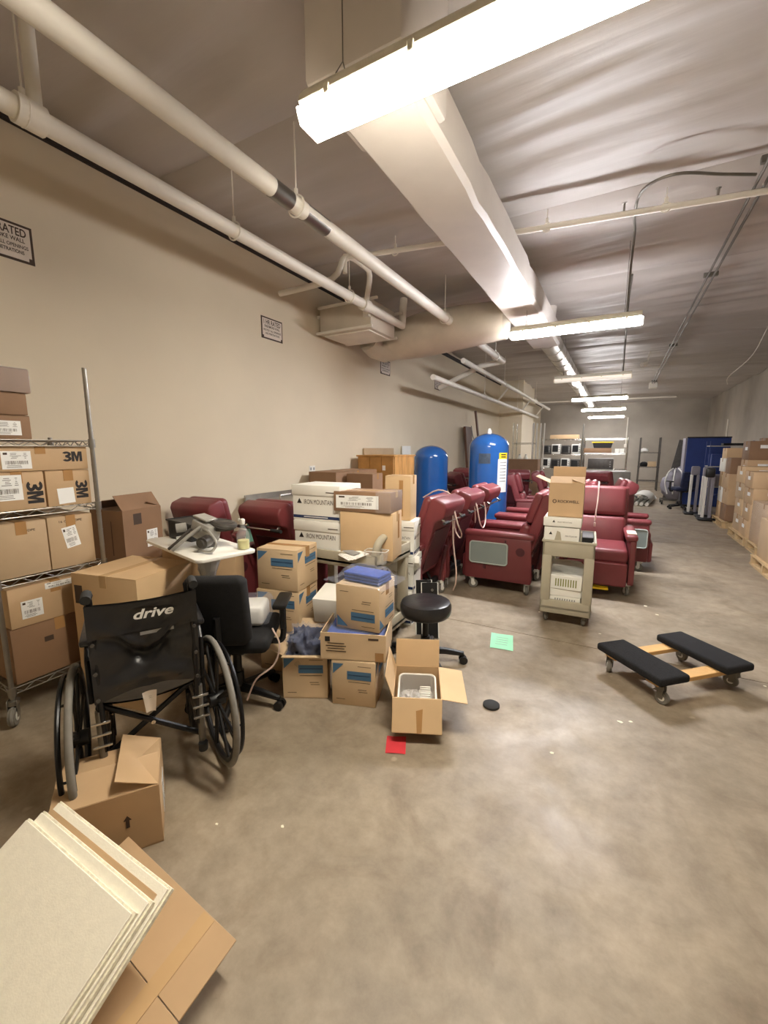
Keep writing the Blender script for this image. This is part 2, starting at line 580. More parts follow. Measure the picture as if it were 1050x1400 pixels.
mat('vinyl_ceiling', (188, 181, 175), 0.5, spec=0.3, var=0.05, vscale=2, bump=0.10, bscale=5, bdist=0.03, stretch=(0.35, 2.2, 1))

f = struct('floor', MB().box(((XL + XR) / 2, (YN + YF) / 2, -0.07), (XR - XL, YF - YN, 0.08)), 'joint_fill', smooth=False)
ys = [YN, 3.4, 8.0, 12.6, 17.2, YF]
xs = [XL, XR]
for y0, y1 in zip(ys[:-1], ys[1:]):
    obj('slab', MB().box(((XL + XR) / 2, (y0 + y1) / 2, -0.015), (XR - XL, y1 - y0 - 0.009, 0.03)), 'concrete', f, smooth=False)
struct('wall_left', MB().box((XL - 0.1, (YN + YF) / 2, ZC / 2 - 0.015), (0.2, YF - YN, ZC - 0.03)), 'wall_beige', smooth=False)
struct('wall_right', MB().box((XR + 0.1, (YN + YF) / 2, ZC / 2 - 0.015), (0.2, YF - YN, ZC - 0.03)), 'wall_grey', smooth=False)
struct('wall_back', MB().box(((XL + XR) / 2, YF + 0.1, ZC / 2 - 0.015), (XR - XL + 0.4, 0.2, ZC - 0.03)), 'wall_grey', smooth=False)
struct('wall_near', MB().box(((XL + XR) / 2, YN - 0.1, ZC / 2 - 0.015), (XR - XL + 0.4, 0.2, ZC - 0.03)), 'wall_beige', smooth=False)
struct('wall_pilaster', MB().box((-3.13, 15.2, ZC / 2 - 0.02), (0.74, 2.0, ZC - 0.04)), 'wall_beige', smooth=False)
struct('shadow_gap_strip', MB().box((XL + 0.015, (YN + YF) / 2, 3.555), (0.03, YF - YN, 0.07)), 'dark_gap', smooth=False)  # dark-coloured strip painting in the shadow gap between wall top and insulation

# ceiling deck with one sagging insulation sheet per bay
ceil = struct('ceiling', MB().box(((XL + XR) / 2, (YN + YF) / 2, ZC + 0.04), (XR - XL, YF - YN, 0.08)), 'dark_gap', smooth=False)
y = -3.4
k = 0
while y < YF - 0.02:
    y0, y1 = max(y, YN), min(y + 1.95, YF)
    if y1 > YN + 0.05:
        rnd = random.Random(k)
        ph = rnd.uniform(0, 50)
        nx, ny = 60, max(8, int((y1 - y0) / 0.045))
        def fn(u, v, y0=y0, y1=y1, ph=ph, k=k):
            X = XL + 0.02 + (XR - XL - 0.04) * u
            Y = y0 + (y1 - y0) * v
            t = (Y - y) / 1.95
            edge = min(t, 1 - t)
            sag = 0.085 * (1 - math.exp(-edge * 14)) - 0.035 * math.exp(-((t - 0.5) / 0.25) ** 2)
            k2 = 1 - math.exp(-edge * 14)
            n1 = noise.noise(Vector((X * 0.45 + ph, Y * 1.8, 0.3))) * 0.045 * k2
            n2 = noise.noise(Vector((X * 1.1 + ph, Y * 5.5 + X * 0.4, 5.3))) * 0.026 * k2
            n3 = abs(noise.noise(Vector((X * 0.7 + ph, Y * 9 + X * 0.9, 9.3)))) * 0.022 * k2
            wall = 0.05 * math.exp(-(X - XL) * 4) - 0.10 * math.exp(-(XR - X) * 2.2) * (1 if k > 3 else 0.3)
            return (X, Y, ZC - 0.012 - sag * 0.75 + n1 + n2 - n3 - 0.045 + wall * 0.6)
        g = MB().grid(fn, nx, ny)
        g.v = [(a, b_, min(c_, ZC - 0.002)) for a, b_, c_ in g.v]
        obj('insulation_sheet', g, 'vinyl_ceiling', ceil, angle=80)
    y += 1.95
    k += 1

# ---------------------------------------------------------------- fluorescent fixtures
def fixture(label, y, m, w=0.17, hang=True, x=-0.54, z=2.78, half=0.66):
    t = thing('light_fixture', label, 'light', (x, y, z), 0, 'fluorescent ceiling lights')
    prof = [(-w * 0.36, 0.075), (-w / 2, 0.07), (-w / 2, 0.062), (-w * 0.46, 0.06)]
    hb = MB().prism([(-w * 0.5, 0.062), (w * 0.5, 0.062), (w * 0.46, 0.09), (w * 0.3, 0.125), (-w * 0.3, 0.125), (-w * 0.46, 0.09)], -half, half, 0.004, 1)
    obj('housing', hb, 'fixture', t)
    lens = MB().prism([(-w * 0.46, 0.062), (-w * 0.44, 0.035), (-w * 0.33, 0.0), (w * 0.33, 0.0), (w * 0.44, 0.035), (w * 0.46, 0.062)], -half + 0.004, half - 0.004, 0.003, 1)
    obj('diffuser', lens, m, t)
    for s in (-1, 1):
        obj('end_cap', MB().prism([(-w * 0.47, 0.055), (-w * 0.44, 0.036), (-w * 0.33, -0.001), (w * 0.33, -0.001), (w * 0.44, 0.036), (w * 0.47, 0.055)], s * (half - 0.002), s * (half + 0.012), 0.002, 1), 'lamp_end' if m != 'lamp_dim' else 'fixture', t)
    for cx in (-0.52, -0.17, 0.17, 0.52):
        for s in (-1, 1):
            obj('clip', MB().box((cx, s * w * 0.5, 0.062), (0.025, 0.012, 0.035), 0.003, 1), 'fixture', t)
    if hang:
        for s in (-1, 1):
            b = MB()
            b.tube([(s * 0.5, -0.05, 0.125), (s * 0.5, 0, 0.2), (s * 0.5, 0.05, 0.125)], 0.0025, 5)
            b.tube([(s * 0.5, 0, 0.2), (s * 0.5, 0, ZC - z - 0.11)], 0.0025, 5)
            obj('hanging_wire', b, 'steel_dull', t)
    return t
fixture('long glowing light fixture overhead, nearest of the row', 1.56, 'lamp_on')
fixture('bright light fixture second along the row, below the main duct', 5.33, 'lamp_second')
fixture('dim unlit light fixture between the bright second and fourth lights', 9.2, 'lamp_dim')
fixture('lit fixture just beyond the unlit one, uppermost of the far three', 12.95, 'lamp_far')
fixture('lit fixture in the middle of the far three lights', 16.55, 'lamp_far')
fixture('farthest lit fixture, hung right before the back wall', 20.5, 'lamp_far')

# ---------------------------------------------------------------- ducts and pipes
t = thing('main_duct', 'white wrapped rectangular duct running along the ceiling', 'duct', (-1.12, 1.75, 3.08))
wr = [(-0.21, 0.03), (-0.18, 0.0), (0.18, 0.0), (0.21, 0.03), (0.21, 0.27), (0.18, 0.3), (-0.18, 0.3), (-0.21, 0.27)]
b = MB()
sec = []
for i in range(29):
    yy = i * 0.2
    j = 0.006 * noise.noise(Vector((yy * 2.3, 1, 2))) - (0.018 if i in (6, 15) else 0)
    sec.append([(px_ * (1 + j * 2) , yy, pz_ + j) for px_, pz_ in wr])
vsx = [p for s_ in sec for p in s_]
fsx = [(i * 8 + j, i * 8 + (j + 1) % 8, (i + 1) * 8 + (j + 1) % 8, (i + 1) * 8 + j) for i in range(28) for j in range(8)]
b.add(vsx, fsx + [tuple(range(7, -1, -1)), tuple(range(28 * 8, 29 * 8))])
obj('duct_body', b, 'duct_wrap', t, angle=30)
obj('riser', MB().box((0.0, 0.24, 0.34), (0.50, 0.52, 0.6), 0.03, 2), 'duct_wrap', t)
b = MB()
b.cyl((0.0, 5.55, 0.18), (0.0, 20.4, 0.18), 0.165, n=20)
obj('spiral_run', b, 'spiral_steel', t)
for i in range(24):
    obj('spiral_seam', MB().torus((0.0, 5.75 + i * 0.6, 0.18), (0, 1, 0), 0.167, 0.006, 20, 5), 'spiral_steel', t)
obj('takeoff', MB().cyl((0.0, 5.3, 0.02), (0.06, 5.3, 0.52), 0.12, n=14), 'duct_wrap', t)

t = thing('branch_duct', 'fat white wrapped duct crossing from wall unit to main duct', 'duct', (-2.95, 5.62, 3.05))
b = MB()
pts = [(0.0, 0.0, -0.10), (0.2, 0, -0.03), (0.5, 0, 0.0), (1.0, -0.02, 0.02), (1.45, -0.03, 0.03), (1.62, -0.03, 0.03)]
b.tube(pts, [0.20, 0.27, 0.29, 0.27, 0.24, 0.22], 20)
obj('duct_body', b, 'duct_wrap_rough', t)
obj('elbow', MB().tube([(0.04, -0.01, -0.1), (-0.12, -0.06, -0.14), (-0.2, -0.16, -0.12), (-0.22, -0.3, -0.06)], [0.19, 0.18, 0.16, 0.15], 16), 'duct_wrap_rough', t)

t = thing('air_terminal_unit', 'white boxy air handling unit hung at the wall top', 'air unit', (-3.06, 4.86, 2.92))
obj('casing', MB().box((0, 0, 0.17), (0.76, 0.62, 0.34), 0.02, 2), 'duct_wrap_rough', t)
obj('bottom_panel', MB().box((0, 0, -0.006), (0.66, 0.54, 0.018), 0.004, 1), 'pipe_white', t)
for s in (-1, 1):
    obj('mounting_rail', MB().box((0, s * 0.33, 0.02), (0.82, 0.03, 0.03), 0.003, 1), 'pipe_white', t)
    obj('mounting_rail', MB().box((0.05, s * 0.33, 0.32), (0.86, 0.03, 0.03), 0.003, 1), 'pipe_white', t)
obj('valve', MB().cyl((-0.41, -0.2, 0.13), (-0.41, -0.2, 0.3), 0.03, n=10).cyl((-0.43, -0.27, 0.24), (-0.38, -0.15, 0.24), 0.02, n=8), 'pipe_white', t)
obj('control_box', MB().box((0.34, -0.34, 0.2), (0.08, 0.06, 0.16), 0.006, 1), 'pipe_white', t)

def pipe(label, pts, r, m='pipe_white', hangers=(), extra=None, name='pipe', hang_z=3.6):
    o = Vector(pts[0])
    t = thing(name, label, 'pipe', o)
    obj('run', MB().tube([Vector(p) - o for p in pts], r, 16), m, t)
    for h in hangers:
        p = Vector(h) - o
        b = MB().torus(p, (0, 1, 0), r + 0.012, 0.006, 20, 6)
        b.cyl(p + Vector((0, 0, r + 0.01)), p + Vector((0, 0, r + 0.05)), 0.014, n=8)
        b.tube([p + Vector((0, 0, r + 0.04)), (p.x, p.y, hang_z - o.z)], 0.005, 6)
        obj('hanger', b, 'pipe_white', t)
    return t
def fitting(t, p0, p1, r, m='pipe_white', name='coupling'):
    return obj(name, MB().cyl(p0, p1, r, n=16), m, t)
PZ = 3.1
t = pipe('thick white overhead pipe with bare steel joint, running down the room', [(-2.0, YN + 0.02, PZ), (-1.99, 8.2, PZ)], 0.055,
         hangers=[(-2.0, 2.42, PZ), (-2.0, 5.2, PZ), (-2.0, 7.7, PZ)])
fitting(t, (0.003, 2.16 - YN, 0), (0.003, 2.33 - YN, 0), 0.0565, 'pipe_steel', 'bare_joint')
fitting(t, (0.003, 2.47 - YN, 0), (0.003, 2.72 - YN, 0), 0.0565, 'pipe_steel', 'bare_joint')
t = pipe('white pipe beside the left wall ending at the air unit', [(-2.62, YN + 0.02, PZ), (-2.62, 4.9, PZ), (-2.62, 5.25, PZ), (-2.62, 5.3, PZ + 0.35)], 0.05,
         hangers=[(-2.62, 1.17, PZ), (-2.62, 2.45, PZ), (-2.62, 4.0, PZ)])
for yy in (1.17, 4.3):
    fitting(t, (0, yy - YN - 0.06, 0), (0, yy - YN + 0.06, 0), 0.066)
obj('riser', MB().tube([(0, 1.2 - YN, 0.05), (0, 1.2 - YN, ZC - 0.15 - PZ)], 0.032, 10), 'pipe_white', t)
obj('cross_branch', MB().tube(bez([(-0.72, 3.7 - YN, 0.06), (-0.1, 3.8 - YN, 0.13), (0.0, 3.9 - YN, 0.36), (0.06, 4.15 - YN, 0.36), (0.06, 4.3 - YN, 0.3), (0.0, 4.32 - YN, 0.02)], 24), 0.03, 10), 'pipe_white', t)
t = pipe('thin cross pipe spanning under the insulation past the main duct', [(-2.62, 3.92, 3.3), (-2.62, 3.92, 3.42), (-2.58, 3.94, 3.45), (-0.9, 4.25, 3.45), (1.0, 4.55, 3.45), (3.25, 4.85, 3.45)], 0.024,
         hangers=[(-0.7, 4.29, 3.45), (0.2, 4.42, 3.45), (-2.1, 4.05, 3.45)])
for xx in (-0.1, 0.55):
    obj('sprinkler_head', MB().cyl((xx + 2.62, 4.38 + 0.12 * (xx + 0.1) / 0.65 - 3.92, 0.17), (xx + 2.62, 4.38 + 0.12 * (xx + 0.1) / 0.65 - 3.92, 0.235), 0.009, n=8).cyl((xx + 2.62, 4.38 + 0.12 * (xx + 0.1) / 0.65 - 3.92, 0.235), (xx + 2.62, 4.38 + 0.12 * (xx + 0.1) / 0.65 - 3.92, 0.24), 0.02, n=10), 'steel', t)
pipe('low wall pipe running beyond the branch duct to the pilaster', [(-2.68, 6.5, 2.63), (-2.68, 16.6, 2.63)], 0.045, hangers=[(-2.68, 9.5, 2.63), (-2.68, 13.0, 2.63)])
t = pipe('upper far pipe above the low wall pipe', [(-2.42, 7.2, 2.98), (-2.42, 17.5, 2.98)], 0.045, hangers=[(-2.42, 10.2, 2.98), (-2.42, 14.5, 2.98)])
obj('sloped_branch', MB().tube([(0.42, 1.0, 0.12), (0.0, 1.05, 0.08), (-0.9, 1.2, -0.25)], 0.05, 12), 'pipe_white', t)
for yy in (3.5, 6.5, 9.0):
    obj('cross_bar', MB().tube([(0.0, yy, 0), (-0.26, yy, -0.32)], 0.02, 8), 'pipe_white', t)
pipe('far horizontal pipe crossing before the back wall', [(-3.4, 18.8, 3.38), (1.75, 19.1, 3.38)], 0.03)
# conduit pair
t = thing('conduit_pair', 'pair of thin grey conduits along the ceiling right of lights', 'conduit', (0.78, 2.9, 3.5))
for dx in (0, 0.06):
    obj('conduit', MB().tube([(dx, -1.0, 0.0), (dx, 1.25, -0.0), (dx - 0.01, 8, 0.0), (dx, 13, -0.0)], 0.012, 8), 'steel_dull', t)
for yy in (1.3, 3.6, 7.5, 12.6):
    obj('strap', MB().box((0.03, yy, 0.02), (0.14, 0.04, 0.05), 0.004, 1), 'steel_dull', t)
obj('junction_box', MB().box((0.04, 13.1, -0.05), (0.22, 0.3, 0.16), 0.01, 1), 'pipe_white', t)
one('overhead_cable', MB().tube(bez([(0, 0, 0), (0, 0.0, 0.52), (0.01, -0.6, 0.60), (0.0, -0.95, 0.62), (0.05, -1.35, 0.60), (0.25, -1.45, 0.60), (0.55, -1.3, 0.59), (0.76, -1.2, 0.58)], 48), 0.011, 8), 'steel_dull',
    'dark flexible cable looping from second light over to the conduits', 'cable', (-0.02, 5.5, 2.90))
one('overhead_cable', MB().tube(bez([(0, 0, 0), (0, 0.0, 0.5), (0.0, -0.3, 0.59), (0.0, -2.0, 0.60), (0.02, -3.2, 0.60)], 40), 0.011, 8), 'steel_dull',
    'straight dark cable running along the ceiling to the unlit fixture', 'cable', (-0.02, 9.2, 2.90))
one('spotlight', MB().cyl((0, 0, 0), (-0.1, -0.12, -0.06), 0.045, n=12).cyl((0, 0.02, 0), (0.05, 0.06, 0.24), 0.015, n=8), 'pipe_white',
    'small cylindrical spotlight hanging under the ceiling right of the duct', 'spotlight', (0.42, 11.2, 3.36))
one('wall_cable', MB().tube(bez([(0, 0, 0), (0.4, 3.0, -0.02), (0.62, 6.4, 0.02), (0.8, 7.5, -0.05)], 20), 0.008, 6), 'pipe_white',
    'thin white cable slanting across the ceiling near the right wall', 'cable', (1.95, 9.0, 3.46))
one('wall_conduit', MB().tube([(0, 0, 0), (0, 0, 1.15)], 0.02, 8), 'pipe_white', 'white vertical conduit on the grey right wall', 'conduit', (3.255, 18.7, 1.35))
one('drop_conduit', MB().tube([(0, 0, 0), (0, 0, 1.2)], 0.025, 8).box((0, 0, -0.08), (0.14, 0.06, 0.16), 0.01, 1), 'pipe_white', 'white drop pole below the farthest light on back wall', 'conduit', (0.3, 22.565, 1.7))

# wall signs
def sign(label, y, z, w=0.33, h=0.23):
    t = thing('wall_sign', label, 'sign', (XL + 0.003, y, z), 90, 'fire wall signs')
    obj('board', MB().box((0, 0.0, 0), (w, 0.004, h)), 'ink_brown', t, smooth=False)
    obj('face', MB().box((0, -0.0032, 0), (w - 0.03, 0.002, h - 0.03)), 'sign_white', t, smooth=False)
    for s in ((-1, -1), (1, -1)):
        obj('corner_mark', MB().box((s[0] * (w / 2 - 0.022), -0.0045, s[1] * (h / 2 - 0.024)), (0.02, 0.001, 0.022)), 'ink_brown', t, smooth=False)
    for s, hh, ww, vv in (('1 HR RATED', 0.05, 0.26, 0.065), ('FIRE/SMOKE WALL', 0.026, 0.24, 0.018), ('PROTECT ALL OPENINGS', 0.022, 0.27, -0.022), ('AND PENETRATIONS', 0.022, 0.22, -0.056)):
        lettering(t, s, hh * h / 0.23, Matrix.Translation((0, -0.005, vv * h / 0.23)) @ Matrix.Rotation(R(90), 4, 'X'), w=ww * w / 0.33, bold=0.02, material='ink_brown')
    return t
sign('fire wall sign cut off by the left edge of the photo', 1.36, 2.815)
sign('middle fire wall sign, between the other signs on beige wall', 3.75, 2.815)
sign('fire wall sign just below the branch duct', 6.4, 2.83)
sign('small far fire wall sign above the low wall pipe start', 8.75, 2.86)
t = thing('wall_outlet', 'white outlet plate on the beige wall above brown cartons', 'outlet', (XL + 0.004, 4.4, 1.235), 90)
obj('plate', MB().box((0, 0, 0), (0.12, 0.008, 0.08), 0.003, 1), 'plastic_white', t)
for s in (-1, 1):
    obj('socket', MB().box((s * 0.03, -0.005, 0), (0.03, 0.004, 0.035), 0.002, 1), 'ink_grey', t)
# ================================================================ FOREGROUND LEFT
# ---------------------------------------------------------------- wire rack
def wire_rack(label, loc, rz, W, D, H, levels, casters=True, z0=0.0, group=None, metal='steel', pr=0.0125, wires=12, name='wire_rack', rear_h=None):
    """origin at floor centre; W along x, D along y"""
    t = thing(name, label, 'shelf', loc, rz, group)
    for sx in (-1, 1):
        for sy in (-1, 1):
            Hh = rear_h if (rear_h and sx < 0) else H
            b = MB().cyl((sx * W / 2, sy * D / 2, 0.11 if casters else 0.0), (sx * W / 2, sy * D / 2, Hh), pr, n=10)
            for zz in range(3, int(Hh * 10), 1 if wires > 8 else 4):
                b.cyl((sx * W / 2, sy * D / 2, zz * 0.1), (sx * W / 2, sy * D / 2, zz * 0.1 + 0.004), pr + 0.0012, n=10)
            obj('post', b, metal, t)
            if casters:
                caster(t, sx * W / 2, sy * D / 2, 0.055, 0.14, random.uniform(0, 360), 'rubber_grey', 'steel')
    for z in levels:
        b = MB()
        for dz in (0.0, -0.032):
            b.tube([(-W / 2, -D / 2, z + dz), (W / 2, -D / 2, z + dz), (W / 2, D / 2, z + dz), (-W / 2, D / 2, z + dz)], 0.0035, 6, closed=True)
        for a0, a1 in (((-W / 2, -D / 2), (W / 2, -D / 2)), ((W / 2, -D / 2), (W / 2, D / 2)), ((W / 2, D / 2), (-W / 2, D / 2)), ((-W / 2, D / 2), (-W / 2, -D / 2))):
            n = max(4, int(math.hypot(a1[0] - a0[0], a1[1] - a0[1]) / 0.045)) // 2 * 2
            pts = []
            for i in range(n + 1):
                q = i / n
                pts.append((a0[0] + (a1[0] - a0[0]) * q, a0[1] + (a1[1] - a0[1]) * q, z - (0.032 if i % 2 else 0.0)))
            b.tube(pts, 0.0028, 5)
        for i in range(1, wires):
            y = -D / 2 + D * i / wires
            b.tube([(-W / 2, y, z + 0.001), (W / 2, y, z + 0.001)], 0.002, 4)
        for i in (0.33, 0.66):
            x = -W / 2 + W * i
            b.tube([(x, -D / 2, z - 0.004), (x, D / 2, z - 0.004)], 0.003, 4)
        for sx in (-1, 1):
            for sy in (-1, 1):
                b.cyl((sx * W / 2, sy * D / 2, z - 0.04), (sx * W / 2, sy * D / 2, z + 0.01), pr + 0.006, n=10)
        obj('wire_shelf', b, metal, t)
    return t
RX, RY = -3.05, 1.145
wire_rack('chrome wire rack on casters loaded with cartons at left edge', (RX, RY, 0), 0, 0.50, 0.53, 1.97, [0.20, 0.80, 1.165, 1.545], rear_h=1.57)
FX = -2.80  # rack front plane; carton faces look along +X ("right" face)
def rbox(label, y0, y1, z, h, m='kraft', depth=0.44, x=-2.815, **kw):
    d = (depth, y1 - y0, h)
    return carton(label, d, (x - depth / 2, (y0 + y1) / 2, z), 0, m, **kw), d
# second shelf
t, d = rbox('carton with sideways black lettering on rack shelf, half out of frame', 0.905, 1.150, 1.169, 0.205)
heavy_logo(t, 0.075, 0.125, face_M(d, 'right', 0.075, -0.01, -90))
sticker(t, 0.12, 0.135, face_M(d, 'right', -0.04, 0.02), 3)
t, d = rbox('carton with sideways lettering and blank white label by rack post', 1.158, 1.385, 1.169, 0.205)
heavy_logo(t, 0.065, 0.11, face_M(d, 'right', 0.065, -0.01, -90))
plate(t, 'label', rect(0.085, 0.09), face_M(d, 'right', -0.02, -0.045, 3), 'paper')
t, d = rbox('long flat carton lettered upright, lying across two rack cartons', 0.91, 1.385, 1.377, 0.132)
heavy_logo(t, 0.058, 0.105, face_M(d, 'right', 0.155, 0.01))
sticker(t, 0.13, 0.095, face_M(d, 'right', -0.11, -0.005), 4)
# third shelf
t, d = rbox('plain carton printed OZ HDPE at left on the third rack shelf', 0.90, 1.135, 0.804, 0.30, 'kraft_grey')
lettering(t, 'OZ HDPE', 0.013, face_M(d, 'right', 0.02, 0.10), w=0.085, bold=0.01, material='ink_brown')
t, d = rbox('carton with tilted shipping label on the third rack shelf', 1.14, 1.375, 0.804, 0.305, 'kraft_grey')
lettering(t, '16 OZ HDPE', 0.014, face_M(d, 'right', -0.0, 0.12), w=0.12, bold=0.01, material='ink_brown')
sticker(t, 0.075, 0.125, face_M(d, 'right', -0.005, 0.025, 10), 6)
# bottom shelf
t, d = rbox('large plain carton low on the rack bottom shelf', 0.91, 1.375, 0.204, 0.315, 'kraft_dark')
plate(t, 'dark_print', rect(0.045, 0.03), face_M(d, 'right', -0.06, 0.05), 'ink_brown')
t, d = rbox('lettered carton on top of the plain carton, rack bottom shelf', 0.92, 1.365, 0.521, 0.225, 'kraft')
heavy_logo(t, 0.06, 0.10, face_M(d, 'right', 0.15, 0.02))
sticker(t, 0.10, 0.10, face_M(d, 'right', -0.12, -0.02), 7)
sticker(t, 0.14, 0.035, face_M(d, 'right', 0.02, 0.085), 8)
# top shelf stack
t, d = rbox('lowest carton of the stack on rack top, with shipping label', 0.80, 1.12, 1.549, 0.125, 'kraft_dark', depth=0.36)
sticker(t, 0.13, 0.075, face_M(d, 'right', 0.05, -0.005), 9)
rbox('middle carton of the small stack on rack top', 0.80, 1.115, 1.676, 0.115, 'kraft_dark', depth=0.36)
t, d = rbox('topmost carton on rack top wrapped in shiny clear film', 0.80, 1.135, 1.793, 0.125, 'kraft_dark', depth=0.37, x=-2.805)
obj('film_wrap', MB().box((0, 0, 0.0635), (d[0] + 0.008, d[1] + 0.008, 0.131), 0.012, 2), 'clear_film', t)

# ---------------------------------------------------------------- wheelchair (forward = +y local)
def wheelchair(label, loc, rz):
    t = thing('wheelchair', label, 'wheelchair', loc, rz)
    cx = 0.178
    WY = 0.10
    # canes
    for s in (-1, 1):
        b = MB().tube([(s * cx, 0.0, 0.28), (s * cx, -0.005, 0.55), (s * cx, -0.02, 0.925), (s * cx, -0.04, 0.95)], 0.0125, 10)
        obj('back_cane', b, 'dark_frame', t)
        g = MB().tube(bez([(s * cx, -0.04, 0.95), (s * cx, -0.07, 0.965), (s * cx, -0.13, 0.96)], 8), 0.0175, 10)
        obj('push_handle', g, 'rubber', t)
    # upholstery with sag and creases
    def up(u, v):
        x = (u - 0.5) * 2 * (cx + 0.016)
        z = 0.50 + 0.405 * v
        e = 1 - (2 * u - 1) ** 2
        sag = 0.035 * e * (0.6 + 0.4 * sin(pi * v))
        y = -0.018 - 0.02 * v + sag
        cr = abs(u - 0.5) * 2
        # V folds hanging from the upper corners to a pinched middle, and a ripple along the lower hem
        y += 0.022 * e * math.exp(-(((v - 0.34 - 0.40 * cr) + 0.04 * sin(9 * cr)) / 0.055) ** 2)
        y -= 0.018 * e * math.exp(-(((v - 0.46 - 0.34 * cr)) / 0.06) ** 2)
        y += 0.016 * math.exp(-((v - 0.40) / 0.10) ** 2) * math.exp(-(cr / 0.35) ** 2)
        y -= 0.014 * math.exp(-((v - 0.16) / 0.07) ** 2) * e
        y += 0.010 * sin(v * 17 + 5 * cr) * e * (1 - v)
        y += 0.006 * noise.noise(Vector((x * 14, z * 11, 2)))
        z += 0.012 * (v - 0.5) * (1 - e) + (-0.014 * e if v > 0.9 else 0) + (0.012 * e if v < 0.1 else 0)
        return (x, y, z)
    b = MB().grid(up, 44, 48)
    b.grid(lambda u, v: (up(u, v)[0], up(u, v)[1] + 0.012, up(u, v)[2]), 34, 24)
    bk = obj('back_upholstery', b, 'chair_vinyl', t, angle=60)
    def fl(u, v):
        x, y, z = up(u, 0.655 + 0.345 * v)
        return (x * 1.002, y - 0.008, z)
    obj('upper_flap', MB().grid(fl, 30, 8), 'chair_vinyl', t, angle=60)
    obj('care_label', MB().grid(lambda u, v: (0.005 + 0.125 * (u - 0.2), up(0.5, 0.62)[1] - 0.006, 0.50 + 0.405 * (0.60 + 0.035 * v)), 4, 1), 'ink_grey', t)
    for s in (-1, 1):
        for zz in (0.52, 0.63, 0.75, 0.88):
            obj('snap', MB().cyl((s * (cx + 0.002), -0.032, zz), (s * (cx + 0.002), -0.040, zz), 0.007, n=10), 'dark_metal', t)
    # lettering on the flap
    yy = up(0.58, 0.86)[1] - 0.024
    lettering(t, 'drive', 0.042, Matrix.Translation((0.035, yy, 0.50 + 0.405 * 0.845)) @ Matrix.Rotation(R(90 + 4), 4, 'X'), w=0.145, bold=0.026, shear=0.28, material='paper')
    # wheels
    for s in (-1, 1):
        wx = s * 0.270
        w = MB().torus((0, 0, 0), (1, 0, 0), 0.292, 0.014, 44, 10)
        wh = obj('rear_wheel', MB().torus((0, 0, 0), (1, 0, 0), 0.292, 0.0135, 48, 10), 'rubber_grey', t, Matrix.Translation((wx, WY, 0.307)) @ Matrix.Rotation(R(6 if s > 0 else 0), 4, 'Z'), label='grey tyred rear wheel')
        obj('rim', MB().torus((0, 0, 0), (1, 0, 0), 0.272, 0.012, 44, 8), 'black_plastic', wh)
        for k in range(8):
            a = 2 * pi * k / 8 + 0.2
            sp = MB()
            for da in (-0.035, 0.035):
                sp.box((0, 0, 0.155), (0.012, 0.014, 0.235), 0.003, 1, M=Matrix.Rotation(a + da, 4, 'X'))
            obj('spoke', sp, 'black_plastic', wh)
        obj('hub', MB().cyl((-0.035, 0, 0), (0.035, 0, 0), 0.032, n=16), 'black_plastic', wh)
        hr = MB().torus((s * 0.036, 0, 0), (1, 0, 0), 0.262, 0.0095, 44, 8)
        for k in range(6):
            a = 2 * pi * k / 6
            hr.cyl((0, 0.266 * cos(a), 0.266 * sin(a)), (s * 0.036, 0.262 * cos(a), 0.262 * sin(a)), 0.005, n=6)
        obj('hand_rim', hr, 'dark_frame', wh)
        # side frame
        fx = s * 0.185
        b = MB()
        b.tube([(fx, 0.0, 0.28), (fx, 0.2, 0.27), (fx, 0.42, 0.27)], 0.011, 8)
        b.tube([(fx, 0.0, 0.47), (fx, 0.42, 0.47), (fx, 0.45, 0.44), (fx, 0.45, 0.22)], 0.011, 8)
        obj('side_frame', b, 'dark_frame', t)
        ap = MB().box((fx, -0.004, 0.31), (0.03, 0.03, 0.30), 0.004, 1)
        obj('axle_post', MB().cyl((fx, 0, 0.17), (fx, 0, 0.46), 0.0145, n=12), 'steel_dull', t)
        for zz in (0.31, 0.36, 0.41):
            obj('axle_bolt', MB().cyl((fx - 0.03, -0.012, zz), (fx + 0.035, -0.012, zz), 0.006, n=8), 'chrome', t)
        obj('tip_foot', MB().cyl((fx, -0.02, 0.155), (fx, -0.02, 0.19), 0.02, n=12), 'rubber', t)
        # arm: flip-up posts, pad
        b = MB().tube([(fx + s * 0.02, 0.0, 0.50), (fx + s * 0.02, 0.0, 0.68), (fx + s * 0.02, 0.04, 0.715), (fx + s * 0.02, 0.33, 0.715), (fx + s * 0.02, 0.36, 0.68), (fx + s * 0.02, 0.36, 0.5)], 0.010, 8)
        obj('arm_frame', b, 'dark_frame', t)
        obj('arm_pad', MB().box((fx + s * 0.02, 0.18, 0.735), (0.05, 0.30, 0.028), 0.01, 2), 'black_vinyl', t)
        obj('skirt_guard', MB().box((fx + s * 0.012, 0.18, 0.58), (0.004, 0.32, 0.2), 0.001, 1), 'black_plastic', t)
        # front caster
        q = obj('front_caster', MB().cyl((fx, 0.43, 0.21), (fx, 0.43, 0.27), 0.018, n=10).box((fx - 0.022, 0.41, 0.155), (0.005, 0.03, 0.13), 0.002, 1).box((fx + 0.022, 0.41, 0.155), (0.005, 0.03, 0.13), 0.002, 1).box((fx, 0.42, 0.215), (0.05, 0.04, 0.012)), 'dark_frame', t)
        obj('caster_wheel', MB().torus((fx, 0.40, 0.1), (1, 0, 0), 0.084, 0.016, 26, 8).cyl((fx - 0.012, 0.40, 0.1), (fx + 0.012, 0.40, 0.1), 0.03, n=12), 'black_plastic', q)
    # seat sling and cross brace
    def st(u, v):
        return ((u - 0.5) * 0.38, 0.02 + 0.40 * v, 0.485 - 0.03 * (1 - (2 * u - 1) ** 2))
